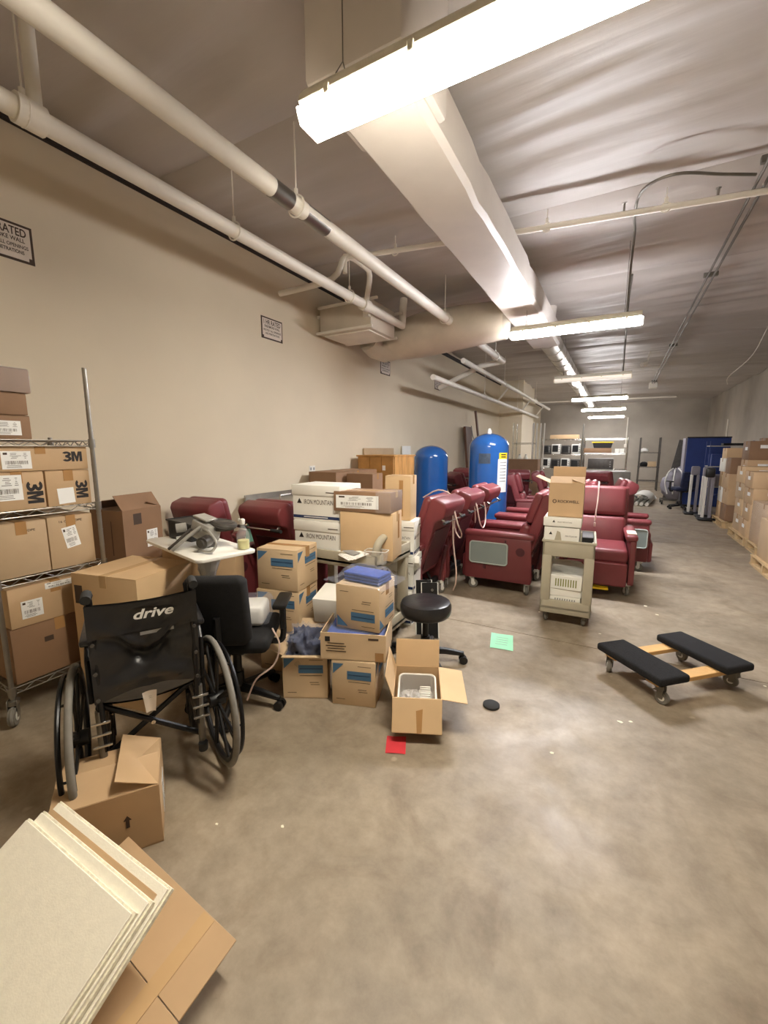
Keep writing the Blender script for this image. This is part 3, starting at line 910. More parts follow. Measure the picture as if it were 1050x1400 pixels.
    obj('seat_sling', MB().grid(st, 14, 4).grid(lambda u, v: (st(u, v)[0], st(u, v)[1], st(u, v)[2] - 0.008), 14, 4), 'black_vinyl', t)
    for s in (-1, 1):
        b = MB().tube([(s * 0.185, 0.06 + 0.02 * s, 0.46), (-s * 0.185, 0.06 + 0.02 * s, 0.20)], 0.0125, 8)
        b.cyl((-s * 0.185, 0.0, 0.20), (-s * 0.185, 0.4, 0.20), 0.012, n=8)
        obj('cross_brace', b, 'dark_frame', t)
    obj('pivot_bolt', MB().cyl((0, 0.02, 0.33), (0, 0.045, 0.33), 0.009, n=8), 'chrome', t)
    obj('paper_tag', MB().grid(lambda u, v: (-0.005 + (u - 0.5) * (0.055 - 0.02 * (1 - v)), 0.012 + 0.01 * sin(3 * u), 0.385 + 0.095 * v), 4, 4), 'sign_white', t)
    return t
wheelchair('black folding wheelchair seen from behind with white lettering on the back', (-1.655, 0.965, 0), 60)

# carton under the wheelchair
ux = math.degrees(math.atan2(0.82, 0.57))
t = carton('torn open carton on the floor beneath the wheelchair', (0.34, 0.29, 0.245), (-1.645, 0.775, 0), ux, 'kraft', open_={'back': (-78, 0.14), 'front': (-76, 0.145), 'right': (-66, 0.15)})
d = (0.34, 0.29, 0.245)
for s in (-0.05, 0.06):
    plate(t, 'arrow_print', [(-0.006, -0.025), (0.006, -0.025), (0.006, 0.005), (0.014, 0.005), (0, 0.025), (-0.014, 0.005), (-0.006, 0.005)], face_M(d, 'front', s, 0.01), 'ink_brown')
sticker(t, 0.09, 0.14, face_M(d, 'right', 0.02, -0.03), 12)

# ceiling tiles leaning on that carton, and the flattened carton sheet under them
tilt = math.atan2(0.30, 0.52)
def leaning(label, name, mats, x0, x1, ytop, ztop, length, ang, th, cat, edge=None):
    # local: x along the width, y up the slope from the lower edge, z normal; lower edge on the floor
    yb, zb = ytop - length * cos(ang), ztop - length * sin(ang)
    M = Matrix.Translation(((x0 + x1) / 2, yb, zb)) @ Matrix.Rotation(ang, 4, 'X')
    w = x1 - x0
    if edge:
        t = thing(name, label, cat, M=M)
        obj('core', MB().box((0, length / 2, -th / 2 - 0.004), (w, length, th - 0.004), 0.001, 1), mats, t)
        obj('face', MB().box((0, length / 2, -0.002), (w - edge * 2, length - edge * 2, 0.008), 0.001, 1), 'tile_face', t)
        return t
    return one(name, MB().box((0, length / 2, -th / 2), (w, length, th), 0.001, 1), mats, label, cat, M=M)
leaning('cream ceiling tile on the camera side of the leaning stack', 'acoustic_tile', 'tile_edge', -1.615, -1.02, 0.502, 0.300, 0.598, tilt, 0.017, 'tile', 0.006)
leaning('second cream ceiling tile in the leaning stack', 'acoustic_tile', 'tile_edge', -1.605, -1.008, 0.540, 0.300, 0.598, tilt, 0.017, 'tile', 0.006)
leaning('brown cardboard sheet sandwiched between the leaning tiles', 'cardboard_sheet', 'kraft', -1.60, -1.02, 0.562, 0.290, 0.578, tilt, 0.004, 'cardboard')
leaning('rearmost cream ceiling tile in the leaning stack', 'acoustic_tile', 'tile_edge', -1.60, -0.995, 0.587, 0.300, 0.598, tilt, 0.017, 'tile', 0.006)
M = Matrix.Translation((-1.185, 0.29, 0.004)) @ Matrix.Rotation(R(-4), 4, 'Z') @ Matrix.Rotation(R(13.5), 4, 'X')
t = thing('flattened_carton', 'flattened brown carton sheet propped behind the ceiling tiles', 'cardboard', M=M)
obj('sheet', MB().box((0, 0.12, 0.002), (0.60, 0.24, 0.005), 0.001, 1), 'kraft', t)
obj('sheet', MB().box((0, 0.333, 0.0025), (0.60, 0.182, 0.005), 0.001, 1), 'kraft', t)
obj('tape', MB().box((0.18, 0.215, 0.0062), (0.05, 0.41, 0.001)), 'tape_clear', t)

# large closed carton behind the wheelchair and cartons by the wall
t = carton('big tan carton directly behind the wheelchair back', (0.48, 0.42, 0.79), (-2.53, 1.44, 0), 12, 'kraft_light', tape='tape_clear', tape_dir='Y')
d = (0.48, 0.42, 0.79)
plate(t, 'dark_print', rect(0.07, 0.12), face_M(d, 'left', 0.14, 0.24), 'ink_brown')
plate(t, 'dark_print', rect(0.06, 0.11), face_M(d, 'front', -0.19, 0.27), 'ink_brown')
carton('plain carton on the floor under the open brown carton by wall', (0.42, 0.38, 0.66), (-3.22, 1.82, 0), 4, 'kraft_dark')
t = carton('brown carton with raised flaps and shipping label beside the rack', (0.30, 0.34, 0.40), (-3.19, 1.80, 0.662), 12, 'kraft_dark', open_={'left': (-60, 0.14), 'right': (-35, 0.13), 'back': (-70, 0.12)})
d = (0.30, 0.34, 0.40)
sticker(t, 0.10, 0.13, face_M(d, 'right', 0.07, -0.03), 14)
plate(t, 'dark_print', rect(0.07, 0.08), face_M(d, 'right', -0.05, 0.13), 'ink_brown')
plate(t, 'outline_print', rect(0.006, 0.25, 0.06) , face_M(d, 'front', -0.02, 0), 'ink_brown')
carton('small carton standing between the tray table and labelled brown carton', (0.26, 0.24, 0.79), (-2.83, 2.02, 0), 30, 'kraft')
carton('narrow carton half hidden under the white tray table', (0.24, 0.2, 0.77), (-2.56, 2.13, 0), 30, 'kraft')

# ---------------------------------------------------------------- tray table with instruments
t = thing('tray_table', 'white tray table on a film wrapped pole behind the wheelchair', 'table', (-2.27, 1.70, 0), -14)
def rrect(w, h, r, n=5):
    P = []
    for cx_, cy_, a in ((w / 2 - r, h / 2 - r, 0), (-w / 2 + r, h / 2 - r, 90), (-w / 2 + r, -h / 2 + r, 180), (w / 2 - r, -h / 2 + r, 270)):
        for i in range(n + 1):
            q = R(a + 90 * i / n)
            P.append((cx_ + r * cos(q), cy_ + r * sin(q)))
    return P
obj('top', MB().prism(rrect(0.80, 0.36, 0.04), 0.885, 0.905, 0.005, 2, axis='Z'), 'plastic_white', t)
obj('column', MB().cyl((0.12, 0.0, 0.05), (0.12, 0.0, 0.885), 0.022, n=14), 'black_plastic', t)
b = MB()
b.tube([(0.12, 0, 0.70), (0.12, 0, 0.76), (0.115, 0.01, 0.82), (0.12, 0, 0.884)], [0.035, 0.055, 0.07, 0.075], 14)
b.v = [(x + 0.016 * noise.noise(Vector((x * 40, y * 40, z * 40))), y + 0.016 * noise.noise(Vector((x * 40 + 9, y * 40, z * 40))), min(z, 0.884)) for x, y, z in b.v]
obj('film_wrap', b, 'foil_film', t, angle=15)
obj('base', MB().box((0.16, 0.02, 0.025), (0.14, 0.12, 0.05), 0.01, 1), 'black_plastic', t)
M = Matrix.Translation((-2.27, 1.70, 0.906)) @ Matrix.Rotation(R(-14), 4, 'Z')
def on_tray(x, y, z=0.0, rz=0.0):
    return M @ Matrix.Translation((x, y, z)) @ Matrix.Rotation(R(rz), 4, 'Z')
t = thing('storage_bin', 'black plastic bin standing on the white tray table', 'bin', M=on_tray(-0.21, 0.06, 0, 8))
b = MB()
b.prism([(-0.13, 0.0), (0.12, 0.0), (0.13, 0.11), (-0.16, 0.12), (-0.155, 0.112), (0.12, 0.104), (0.112, 0.008), (-0.122, 0.008)], -0.085, 0.085, axis='Y')
b.box((-0.01, -0.085, 0.057), (0.26, 0.005, 0.11)).box((-0.01, 0.085, 0.057), (0.26, 0.005, 0.11))
obj('tub', b, 'black_plastic', t)
obj('rim', MB().tube([(-0.16, -0.088, 0.12), (0.13, -0.088, 0.11), (0.13, 0.088, 0.11), (-0.16, 0.088, 0.12)], 0.006, 6, closed=True), 'black_plastic', t)
t = thing('instrument_head', 'grey metal instrument head with knobs and loop handle on tray', 'instrument', M=on_tray(0.09, -0.01, 0, 20))
obj('body', MB().box((0, 0, 0.11), (0.14, 0.11, 0.11), 0.012, 2, M=Matrix.Rotation(R(18), 4, 'Y')), 'grey_metal', t)
obj('plate', MB().box((-0.01, 0.0, 0.185), (0.11, 0.09, 0.012), 0.003, 1, M=Matrix.Rotation(R(14), 4, 'Y')), 'grey_metal', t)
obj('ring', MB().torus((0.12, 0.06, 0.14), (0.2, 0.1, 1), 0.062, 0.018, 26, 8), 'dark_metal', t)
obj('lens', MB().lathe([(0.02, 0), (0.058, 0.002), (0.06, 0.05), (0.045, 0.06), (0.04, 0.055)], 20, M=Matrix.Translation((0.12, 0.06, 0.10))), 'dark_metal', t)
obj('knob', MB().cyl((0.10, -0.05, 0.06), (0.12, -0.12, 0.055), 0.034, n=18).cyl((0.12, -0.12, 0.055), (0.122, -0.135, 0.054), 0.022, n=14), 'dark_metal', t)
obj('knob', MB().cyl((-0.09, -0.03, 0.12), (-0.13, -0.07, 0.115), 0.028, n=16), 'grey_metal', t)
obj('knob', MB().cyl((-0.08, -0.05, 0.055), (-0.11, -0.09, 0.05), 0.02, n=14), 'grey_metal', t)
obj('lever', MB().tube([(0.06, -0.03, 0.15), (0.0, -0.11, 0.08), (-0.07, -0.16, 0.006)], 0.011, 8), 'grey_metal', t)
obj('lever', MB().tube([(-0.02, -0.06, 0.12), (-0.06, -0.13, 0.05), (-0.11, -0.15, 0.007)], 0.009, 8), 'dark_metal', t)
obj('loop_handle', MB().tube(bez([(0.07, -0.05, 0.12), (0.16, -0.10, 0.12), (0.23, -0.12, 0.07), (0.20, -0.13, 0.018), (0.10, -0.12, 0.012)], 24), 0.008, 8), 'grey_metal', t)
obj('foot', MB().box((0.02, 0.02, 0.03), (0.10, 0.08, 0.06), 0.008, 1), 'dark_metal', t)
t = thing('spray_bottle', 'clear spray bottle with yellowish liquid at the tray back', 'bottle', M=on_tray(0.33, 0.13))
obj('bottle', MB().lathe([(0.036, 0), (0.038, 0.01), (0.038, 0.09), (0.02, 0.125), (0.013, 0.135), (0.013, 0.15)], 16), 'clear_film', t)
obj('liquid', MB().lathe([(0.033, 0.004), (0.033, 0.055)], 16), 'pale_yellow', t)
obj('trigger_head', MB().box((0, 0, 0.165), (0.03, 0.022, 0.035), 0.005, 1).box((-0.025, 0, 0.172), (0.04, 0.012, 0.014), 0.003, 1), 'plastic_white', t)

# ---------------------------------------------------------------- task chair
def task_chair(label, loc, rz, arms=True, seat_m='black_fabric', zseat=0.46, back=True):
    t = thing('task_chair', label, 'chair', loc, rz)
    for k in range(5):
        a = 2 * pi * k / 5 + 0.3
        b = MB().tube([(0, 0, 0.10), (0.15 * cos(a), 0.15 * sin(a), 0.085), (0.27 * cos(a), 0.27 * sin(a), 0.066)], [0.028, 0.022, 0.016], 8)
        lg = obj('base_leg', b, 'black_plastic', t)
        w = MB()
        for s in (-1, 1):
            w.cyl((0.27 * cos(a) - s * 0.010 * sin(a), 0.27 * sin(a) + s * 0.010 * cos(a), 0.027), (0.27 * cos(a) - s * 0.028 * sin(a), 0.27 * sin(a) + s * 0.028 * cos(a), 0.027), 0.027, n=14)
        w.cyl((0.27 * cos(a), 0.27 * sin(a), 0.03), (0.27 * cos(a), 0.27 * sin(a), 0.062), 0.010, n=8)
        obj('caster', w, 'black_plastic', lg)
    obj('column', MB().cyl((0, 0, 0.09), (0, 0, zseat - 0.1), 0.025, n=14).cyl((0, 0, 0.08), (0, 0, 0.2), 0.035, n=14).box((0, 0.02, zseat - 0.075), (0.16, 0.22, 0.04), 0.01, 1), 'black_plastic', t)
    obj('seat', MB().box((0, -0.01, zseat - 0.015), (0.46, 0.44, 0.085), 0.04, 3), seat_m, t)
    if back:
        bm_ = MB()
        def bk(u, v):
            x = (u - 0.5) * 0.43 * (1 - 0.25 * abs(v - 0.45) ** 2)
            return (x, 0.2 + 0.10 * v ** 1.3 - 0.05 * sin(pi * v) + 0.10 * (u - 0.5) ** 2 * -1, zseat + 0.06 + 0.36 * v)
        bm_.box((0, 0.0, 0), (0.40, 0.075, 0.40), 0.035, 4)
        bm_.v = [(x * (1 - 1.3 * (z / 0.4) ** 2), y - 0.25 * x * x + 0.10 * (z / 0.4) ** 2, z) for x, y, z in bm_.v]
        obj('backrest', bm_, seat_m, t, Matrix.Translation((0, 0.25, zseat + 0.225)) @ Matrix.Rotation(R(-10), 4, 'X'))
        obj('back_bar', MB().tube(bez([(0, 0.1, zseat - 0.07), (0, 0.27, zseat - 0.05), (0, 0.30, zseat + 0.2)], 10), 0.018, 8), 'black_plastic', t)
    if arms:
        for s in (-1, 1):
            ar = obj('arm_post', MB().tube(bez([(s * 0.2, 0.0, zseat - 0.07), (s * 0.27, 0.0, zseat - 0.05), (s * 0.275, 0.0, zseat + 0.14)], 10), 0.018, 8).box((s * 0.275, 0, zseat + 0.08), (0.03, 0.06, 0.14), 0.008, 1), 'black_plastic', t)
            obj('arm_pad', MB().box((s * 0.27, -0.03, zseat + 0.165), (0.08, 0.24, 0.03), 0.013, 2), 'black_plastic', t)
    return t
task_chair('black task chair with armrests behind the wheelchair right wheel', (-1.88, 1.62, 0), 212, zseat=0.45)
CM = Matrix.Translation((-1.88, 1.62, 0.48)) @ Matrix.Rotation(R(212), 4, 'Z')
t = thing('wrapped_device', 'white plastic device in crinkled film on the task chair seat', 'device', M=CM @ Matrix.Translation((-0.04, -0.06, 0.0)))
obj('shell', MB().box((0, 0, 0.06), (0.26, 0.2, 0.12), 0.03, 3), 'plastic_white', t)
b = MB().box((0, -0.01, 0.07), (0.32, 0.26, 0.135), 0.05, 4)
b.v = [(x + 0.02 * noise.noise(Vector((x * 30, y * 30, z * 30))), y + 0.02 * noise.noise(Vector((x * 30, y * 30 + 5, z * 30))), max(0.002, z + 0.014 * noise.noise(Vector((x * 30 + 7, y * 30, z * 30))))) for x, y, z in b.v]
obj('film_bag', b, 'clear_bag', t, angle=10)
one('chair_cord', MB().tube(bez([(0, 0, 0), (0.03, 0.02, -0.10), (0.0, 0.0, -0.22), (-0.08, -0.06, -0.30), (-0.12, -0.1, -0.42)], 20), 0.005, 6), 'cord_white', 'thin pale cord hanging from the task chair armrest', 'cord', (-1.63, 1.66, 0.50))
# ================================================================ MIDDLE: cartons, cart, stool
def print_blue(t, d, face, k=1.0, flip=False):
    w = d[0] if face in ('front', 'back') else d[1]
    h = d[2]
    s = -1 if flip else 1
    plate(t, 'blue_print', rect(w * 0.55, h * 0.19), face_M(d, face, w * 0.13, s * h * 0.19), 'ink_blue')
    plate(t, 'blue_print', [(-w * 0.47, s * h * 0.44), (-w * 0.47, s * h * 0.20), (-w * 0.22, s * h * 0.44)][::s], face_M(d, face, 0, 0), 'ink_blue')
    for i, (uu, vv, ww) in enumerate(((0.25, 0.40, 0.3), (0.13, 0.04, 0.5), (0.2, -0.12, 0.2), (0.22, -0.17, 0.2), (-0.3, -0.36, 0.2))):
        plate(t, 'small_print', rect(w * ww, h * 0.012), face_M(d, face, w * uu, s * h * vv), 'ink_brown')
    plate(t, 'small_print', rect(w * 0.5, h * 0.014), face_M(d, face, w * 0.13, s * h * 0.20, 0, 0.0022), 'ink_navy')
def supply(label, dim, loc, rz, m='kraft_supply', flip=False, **kw):
    t = carton(label, dim, loc, rz, m, name='supply_carton', group='blue printed supply cartons', **kw)
    print_blue(t, dim, 'front', flip=flip)
    print_blue(t, dim, 'right', flip=flip)
    return t
supply('blue printed carton on top of the stack in front of maroon chair', (0.30, 0.28, 0.275), (-1.925, 2.135, 0.576), 11)
supply('blue printed carton second in the stack below maroon chair', (0.31, 0.29, 0.285), (-1.935, 2.135, 0.288), 13)
supply('lowest blue printed carton of the stack, mostly hidden', (0.30, 0.28, 0.285), (-1.93, 2.135, 0), 12)
A = (0.27, 0.26, 0.275)
t = supply('open blue printed carton stuffed with dark blue plastic on floor', A, (-1.613, 1.950, 0), 28,
           open_={'left': (62, 0.13), 'front': (82, 0.035), 'back': (25, 0.12)})
AM = Matrix.Translation((-1.613, 1.950, 0)) @ Matrix.Rotation(R(28), 4, 'Z')
t = thing('drape_bundle', 'crumpled dark blue cloth in plastic bulging from the open carton', 'bundle', M=AM @ Matrix.Translation((-0.02, 0.0, 0.01)))
def lump(sx, sy, sz, amp, seed, n=18, zmin=None):
    b = MB()
    vs_, fs_ = [], []
    for j in range(n + 1):
        th = pi * j / n
        for i in range(2 * n):
            ph = 2 * pi * i / (2 * n)
            v = Vector((sin(th) * cos(ph), sin(th) * sin(ph), cos(th)))
            k = 1 + amp * noise.noise(v * 2.2 + Vector((seed, 0, 0))) + amp * 0.5 * noise.noise(v * 6 + Vector((0, seed, 0)))
            p = Vector((v.x * sx * k, v.y * sy * k, v.z * sz * k))
            if zmin is not None:
                p.z = max(p.z, zmin)
            vs_.append(p)
    for j in range(n):
        for i in range(2 * n):
            i2 = (i + 1) % (2 * n)
            fs_.append((j * 2 * n + i, (j + 1) * 2 * n + i, (j + 1) * 2 * n + i2, j * 2 * n + i2))
    return b.add(vs_, fs_)
obj('cloth', lump(0.12, 0.11, 0.13, 0.55, 3, 24), 'navy_cloth', t, Matrix.Translation((0, 0, 0.235)), angle=60)
obj('plastic', lump(0.135, 0.125, 0.148, 0.6, 3, 24), 'clear_bag', t, Matrix.Translation((0, 0, 0.235)), angle=12)
t = carton('small tan carton poking tilted out of the open carton', (0.13, 0.11, 0.12), (-1.545, 2.0, 0.21), 38, 'kraft_light', tilt=(-20, 28))

supply('blue printed carton on the floor beside the open flapped carton', (0.262, 0.26, 0.278), (-1.295, 2.034, 0), 18)
C = (0.385, 0.31, 0.165)
t = carton('wide carton with small dark square print, lying across two cartons', C, (-1.315, 2.06, 0.280), 21, 'kraft_supply', open_={'back': (-30, 0.05)})
plate(t, 'dark_print', rect(0.03, 0.03), face_M(C, 'front', -0.15, 0.045), 'ink')
for i in range(4):
    plate(t, 'small_print', rect(0.10 + 0.02 * (i % 2), 0.006), face_M(C, 'front', -0.10, 0.02 - 0.016 * i), 'ink_brown')
plate(t, 'tape', rect(0.05, 0.05), face_M(C, 'front', 0.155, -0.05), 'tape')
plate(t, 'small_print', rect(0.06, 0.012), face_M(C, 'front', 0.12, 0.055), 'ink_brown')
CMx = Matrix.Translation((-1.315, 2.06, 0.288)) @ Matrix.Rotation(R(21), 4, 'Z')
t = thing('drape_pack', 'blue drapes in clear wrap lining the wide carton', 'pack', M=CMx)
obj('cloth', MB().box((0, 0, 0.075), (0.34, 0.27, 0.14), 0.02, 2), 'blue_cloth', t)
b = MB().box((0, 0, 0.08), (0.362, 0.288, 0.155), 0.03, 4)
b.v = [(x, y, z + 0.01 * noise.noise(Vector((x * 30, y * 30, z * 30)))) for x, y, z in b.v]
obj('plastic', b, 'clear_bag', t, angle=12)
Dd = (0.275, 0.265, 0.265)
t = supply('blue printed carton under the folded blue drape pack', Dd, (-1.28, 2.10, 0.4475), 8, flip=True)
DM = Matrix.Translation((-1.27, 2.09, 0.715)) @ Matrix.Rotation(R(-2), 4, 'Z')
t = thing('drape_pack', 'folded bright blue drape pack in clear plastic on top carton', 'pack', M=DM)
for i in range(3):
    obj('fold', MB().box((0.01, 0.0 - 0.004 * i, 0.014 + 0.019 * i), (0.25, 0.15 - 0.004 * i, 0.018), 0.008, 2), 'blue_cloth', t)
def bag(u, v):
    x = (u - 0.5) * 0.42
    y = (v - 0.5) * 0.30
    e = max(0, 1 - (abs(x) / 0.16) ** 4) * max(0, 1 - (abs(y) / 0.11) ** 4)
    return (x, y, 0.004 + 0.064 * min(1, e * 1.6) + 0.012 * abs(noise.noise(Vector((x * 22, y * 22, 1)))) + (0.008 * noise.noise(Vector((x * 50, y * 9, 4)))) * (1 - e) * 0.5 + 0.004)
obj('plastic', MB().grid(bag, 40, 30), 'clear_bag', t, angle=10)

carton('plain carton holding up the white carton between the stacks', (0.24, 0.17, 0.36), (-1.60, 2.255, 0), 8, 'kraft')
carton('plain white carton tilted between the two blue printed stacks', (0.25, 0.23, 0.17), (-1.585, 2.235, 0.385), 14, 'white_carton', tape=None, flaps=False, tilt=(9, 0), name='white_carton')

# ---- open carton at front
O = (0.262, 0.335, 0.205)
OM = Matrix.Translation((-0.895, 2.015, 0)) @ Matrix.Rotation(R(24), 4, 'Z')
t = carton('open tan carton with spread flaps lying in front of the stool', O, (-0.895, 2.015, 0), 24, 'kraft_light',
           open_={'front': (152, 0.165), 'back': (12, 0.16), 'left': (18, 0.125), 'right': (98, 0.135)}, inside='kraft')
fr = [c for c in t.children if c.name.startswith('flap')][0]
obj('tape', MB().add([(-0.005, 0.0026, 0.06), (0.03, 0.0026, 0.05), (0.025, 0.0026, 0.16), (0.0, 0.0026, 0.165)], [(0, 1, 2, 3)]), 'tape', fr)
t = thing('plastic_basin', 'white edged basin of clear plastic ware inside the open carton', 'basin', M=OM @ Matrix.Translation((0.0, -0.01, 0.012)) @ Matrix.Rotation(R(6), 4, 'X'))
b = MB()
o_, i_ = rrect(0.205, 0.255, 0.03), rrect(0.175, 0.225, 0.025)
n = len(o_)
b.add([(x, y, 0.165) for x, y in o_] + [(x * 0.94, y * 0.95, 0.165) for x, y in o_] + [(x, y, 0.07) for x, y in i_] + [(x * 0.98, y * 0.99, 0.155) for x, y in o_],
      [(i, (i + 1) % n, n + (i + 1) % n, n + i) for i in range(n)] + [(n + i, n + (i + 1) % n, 2 * n + (i + 1) % n, 2 * n + i) for i in range(n)] + [tuple(range(2 * n, 3 * n))] + [(3 * n + i, 3 * n + (i + 1) % n, (i + 1) % n, i) for i in range(n)])
obj('tub', b, 'foil_film', t)
obj('rim', MB().tube([(x, y, 0.166) for x, y in o_], 0.005, 6, closed=True), 'plastic_white', t)
b = lump(0.07, 0.06, 0.045, 0.35, 8, 14, zmin=-0.03)
obj('crinkled_bag', b, 'foil_film', t, Matrix.Translation((-0.03, -0.02, 0.105)), angle=8)
b = MB()
for i in range(8):
    b.box((0.045, -0.07 + 0.018 * i, 0.125), (0.06, 0.008, 0.03), 0.003, 1)
b.box((0.045, -0.01, 0.105), (0.065, 0.16, 0.012), 0.003, 1)
obj('ribbed_insert', b, 'plastic_white', t)

# ---- stool
t = thing('round_stool', 'round black padded stool on a five star base', 'stool', (-1.085, 2.57, 0), 20)
obj('seat', MB().lathe([(0.16, 0.365), (0.168, 0.372), (0.176, 0.395), (0.176, 0.435), (0.166, 0.458), (0.14, 0.466), (0.07, 0.462), (0.0, 0.461)], 40), 'black_vinyl', t)
obj('seat_plate', MB().lathe([(0.05, 0.34), (0.15, 0.362), (0.15, 0.368)], 24), 'black_plastic', t)
obj('column', MB().cyl((0, 0, 0.09), (0, 0, 0.36), 0.021, n=14).cyl((0, 0, 0.07), (0, 0, 0.21), 0.032, n=14), 'black_plastic', t)
for k in range(5):
    a = 2 * pi * k / 5 + R(10)
    lg = obj('base_leg', MB().tube([(0, 0, 0.105), (0.14 * cos(a), 0.14 * sin(a), 0.095), (0.27 * cos(a), 0.27 * sin(a), 0.07)], [0.03, 0.025, 0.018], 8), 'black_plastic', t)
    w = MB()
    for s in (-1, 1):
        w.cyl((0.27 * cos(a) - s * 0.008 * sin(a), 0.27 * sin(a) + s * 0.008 * cos(a), 0.028), (0.27 * cos(a) - s * 0.026 * sin(a), 0.27 * sin(a) + s * 0.026 * cos(a), 0.028), 0.028, n=14)
    w.cyl((0.27 * cos(a), 0.27 * sin(a), 0.03), (0.27 * cos(a), 0.27 * sin(a), 0.065), 0.010, n=8)
    obj('caster', w, 'black_plastic', lg)

# ---- beige utility cart under the filing cartons
t = thing('utility_cart', 'wide beige plastic utility cart loaded with filing cartons', 'cart', (-1.815, 2.74, 0))
W2, D2 = 0.80, 0.56
for z, nm in ((0.70, 'top_tray'), (0.16, 'bottom_tray')):
    b = MB()
    b.box((0, 0, z - 0.02), (W2, D2, 0.04), 0.012, 2)
    for s in (-1, 1):
        b.box((0, s * (D2 / 2 - 0.01), z + 0.0), (W2, 0.02, 0.11), 0.008, 2)
        b.box((s * (W2 / 2 - 0.01), 0, z + 0.0), (0.02, D2, 0.11), 0.008, 2)
    obj(nm, b, 'cart_beige', t)
for sx in (-1, 1):
    for sy in (-1, 1):
        obj('corner_post', MB().box((sx * (W2 / 2 - 0.05), sy * (D2 / 2 - 0.04), 0.42), (0.08, 0.06, 0.46), 0.012, 2), 'cart_beige', t)
        caster(t, sx * (W2 / 2 - 0.08), sy * (D2 / 2 - 0.07), 0.05, 0.11, 30, 'rubber', 'steel_dull')
hb = MB().tube(bez([(W2 / 2 - 0.03, -0.25, 0.72), (W2 / 2 - 0.01, -0.24, 0.83), (W2 / 2, -0.15, 0.875), (W2 / 2 - 0.01, -0.06, 0.83), (W2 / 2 - 0.03, -0.05, 0.72)], 28), 0.028, 12)
obj('push_handle', hb, 'cart_beige', t)
obj('handle_web', MB().box((W2 / 2 - 0.03, -0.15, 0.76), (0.04, 0.10, 0.09), 0.012, 2), 'cart_beige', t)

def file_carton(label, loc, rz, dim=(0.43, 0.33, 0.255), name='file_carton', band=True, logo='right_big', small=False, group='white lidded filing cartons'):
    w, d, h = dim
    t = thing(name, label, 'box', loc, rz, group)
    obj('body', MB().box((0, 0, (h - 0.02) / 2), (w - 0.012, d - 0.012, h - 0.02), 0.003, 1), 'white_carton', t)
    ld = obj('lid', MB().box((0, 0, h - 0.04), (w, d, 0.08), 0.005, 2), 'white_carton', t)
    for face in ('front', 'right'):
        ww = w if face == 'front' else d
        fd = (w - 0.012, d - 0.012, h - 0.02)
        M0 = face_M(fd, face, -ww * 0.34, 0.02)
        plate(t, 'logo_mark', [(-0.022, -0.016), (0.022, -0.016), (0, 0.024)], M0, 'ink')
        lettering(t, 'IRON MOUNTAIN', 0.036 if not small else 0.024, face_M(fd, face, ww * 0.06, 0.018), w=ww * 0.6, material='ink_brown')
        if band:
            plate(t, 'blue_band', rect(ww - 0.02, 0.022), face_M(fd, face, 0, -h * 0.36), 'ink_navy')
            plate(t, 'band_print', rect(ww * 0.5, 0.006), face_M(fd, face, 0, -h * 0.36, 0, 0.0025), 'paper')
        plate(t, 'small_print', rect(0.085, 0.007), face_M(dim, face, ww * 0.32, h / 2 - 0.052), 'ink_brown')
    return t
file_carton('white filing carton at the bottom of the pair on beige cart', (-1.965, 2.66, 0.701), 5)
file_carton('white filing carton with navy band on top of the pair', (-1.975, 2.66, 0.9575), 4, dim=(0.43, 0.33, 0.27))
T = (0.40, 0.25, 0.345)
t = carton('tall plain tan carton on the beige cart beside filing cartons', T, (-1.57, 2.66, 0.701), 12, 'kraft_light', tape='tape_clear', tape_dir='X')
plate(t, 'tape', rect(0.045, 0.18), face_M(T, 'right', 0.03, 0.06), 'tape')
L_ = (0.44, 0.27, 0.145)
t = carton('flat carton with a wide white shipping label, film wrapped at one end', L_, (-1.595, 2.66, 1.048), 9, 'kraft_dark', tape='tape_clear')
sticker(t, 0.33, 0.095, face_M(L_, 'front', -0.035, 0.0), 21, 0.8)
b = MB().box((0.165, 0, 0.073), (0.12, 0.278, 0.152), 0.01, 2)
obj('film_wrap', b, 'clear_film', t)
t = thing('papers', 'loose white paper forms fanned on the beige cart front', 'papers', (-1.66, 2.48, 0.742), -32)
for i in range(3):
    obj('sheet', MB().box((0.012 * i, 0.008 * i, 0.004 * i), (0.27, 0.12, 0.003)), 'paper', t, Matrix.Rotation(R(4 * i), 4, 'Z') @ Matrix.Rotation(R(10), 4, 'X'))
plate(t, 'print_lines', rect(0.16, 0.06), Matrix.Translation((0.02, 0.012, 0.019)) @ Matrix.Rotation(R(8), 4, 'Z') @ Matrix.Rotation(R(10), 4, 'X'), 'ink_grey')
t = thing('clear_tub', 'empty clear plastic tub in front of the tan carton', 'tub', (-1.43, 2.49, 0.703), 10)
b = MB()
q_ = rrect(0.16, 0.09, 0.015)
n = len(q_)
b.add([(x, y, 0.09) for x, y in q_] + [(x * 0.85, y * 0.8, 0) for x, y in q_], [(i, (i + 1) % n, n + (i + 1) % n, n + i) for i in range(n)] + [tuple(range(n, 2 * n))])
obj('tub', b, 'clear_film', t)
obj('rim', MB().tube([(x, y, 0.09) for x, y in q_], 0.003, 6, closed=True), 'plastic_white', t)

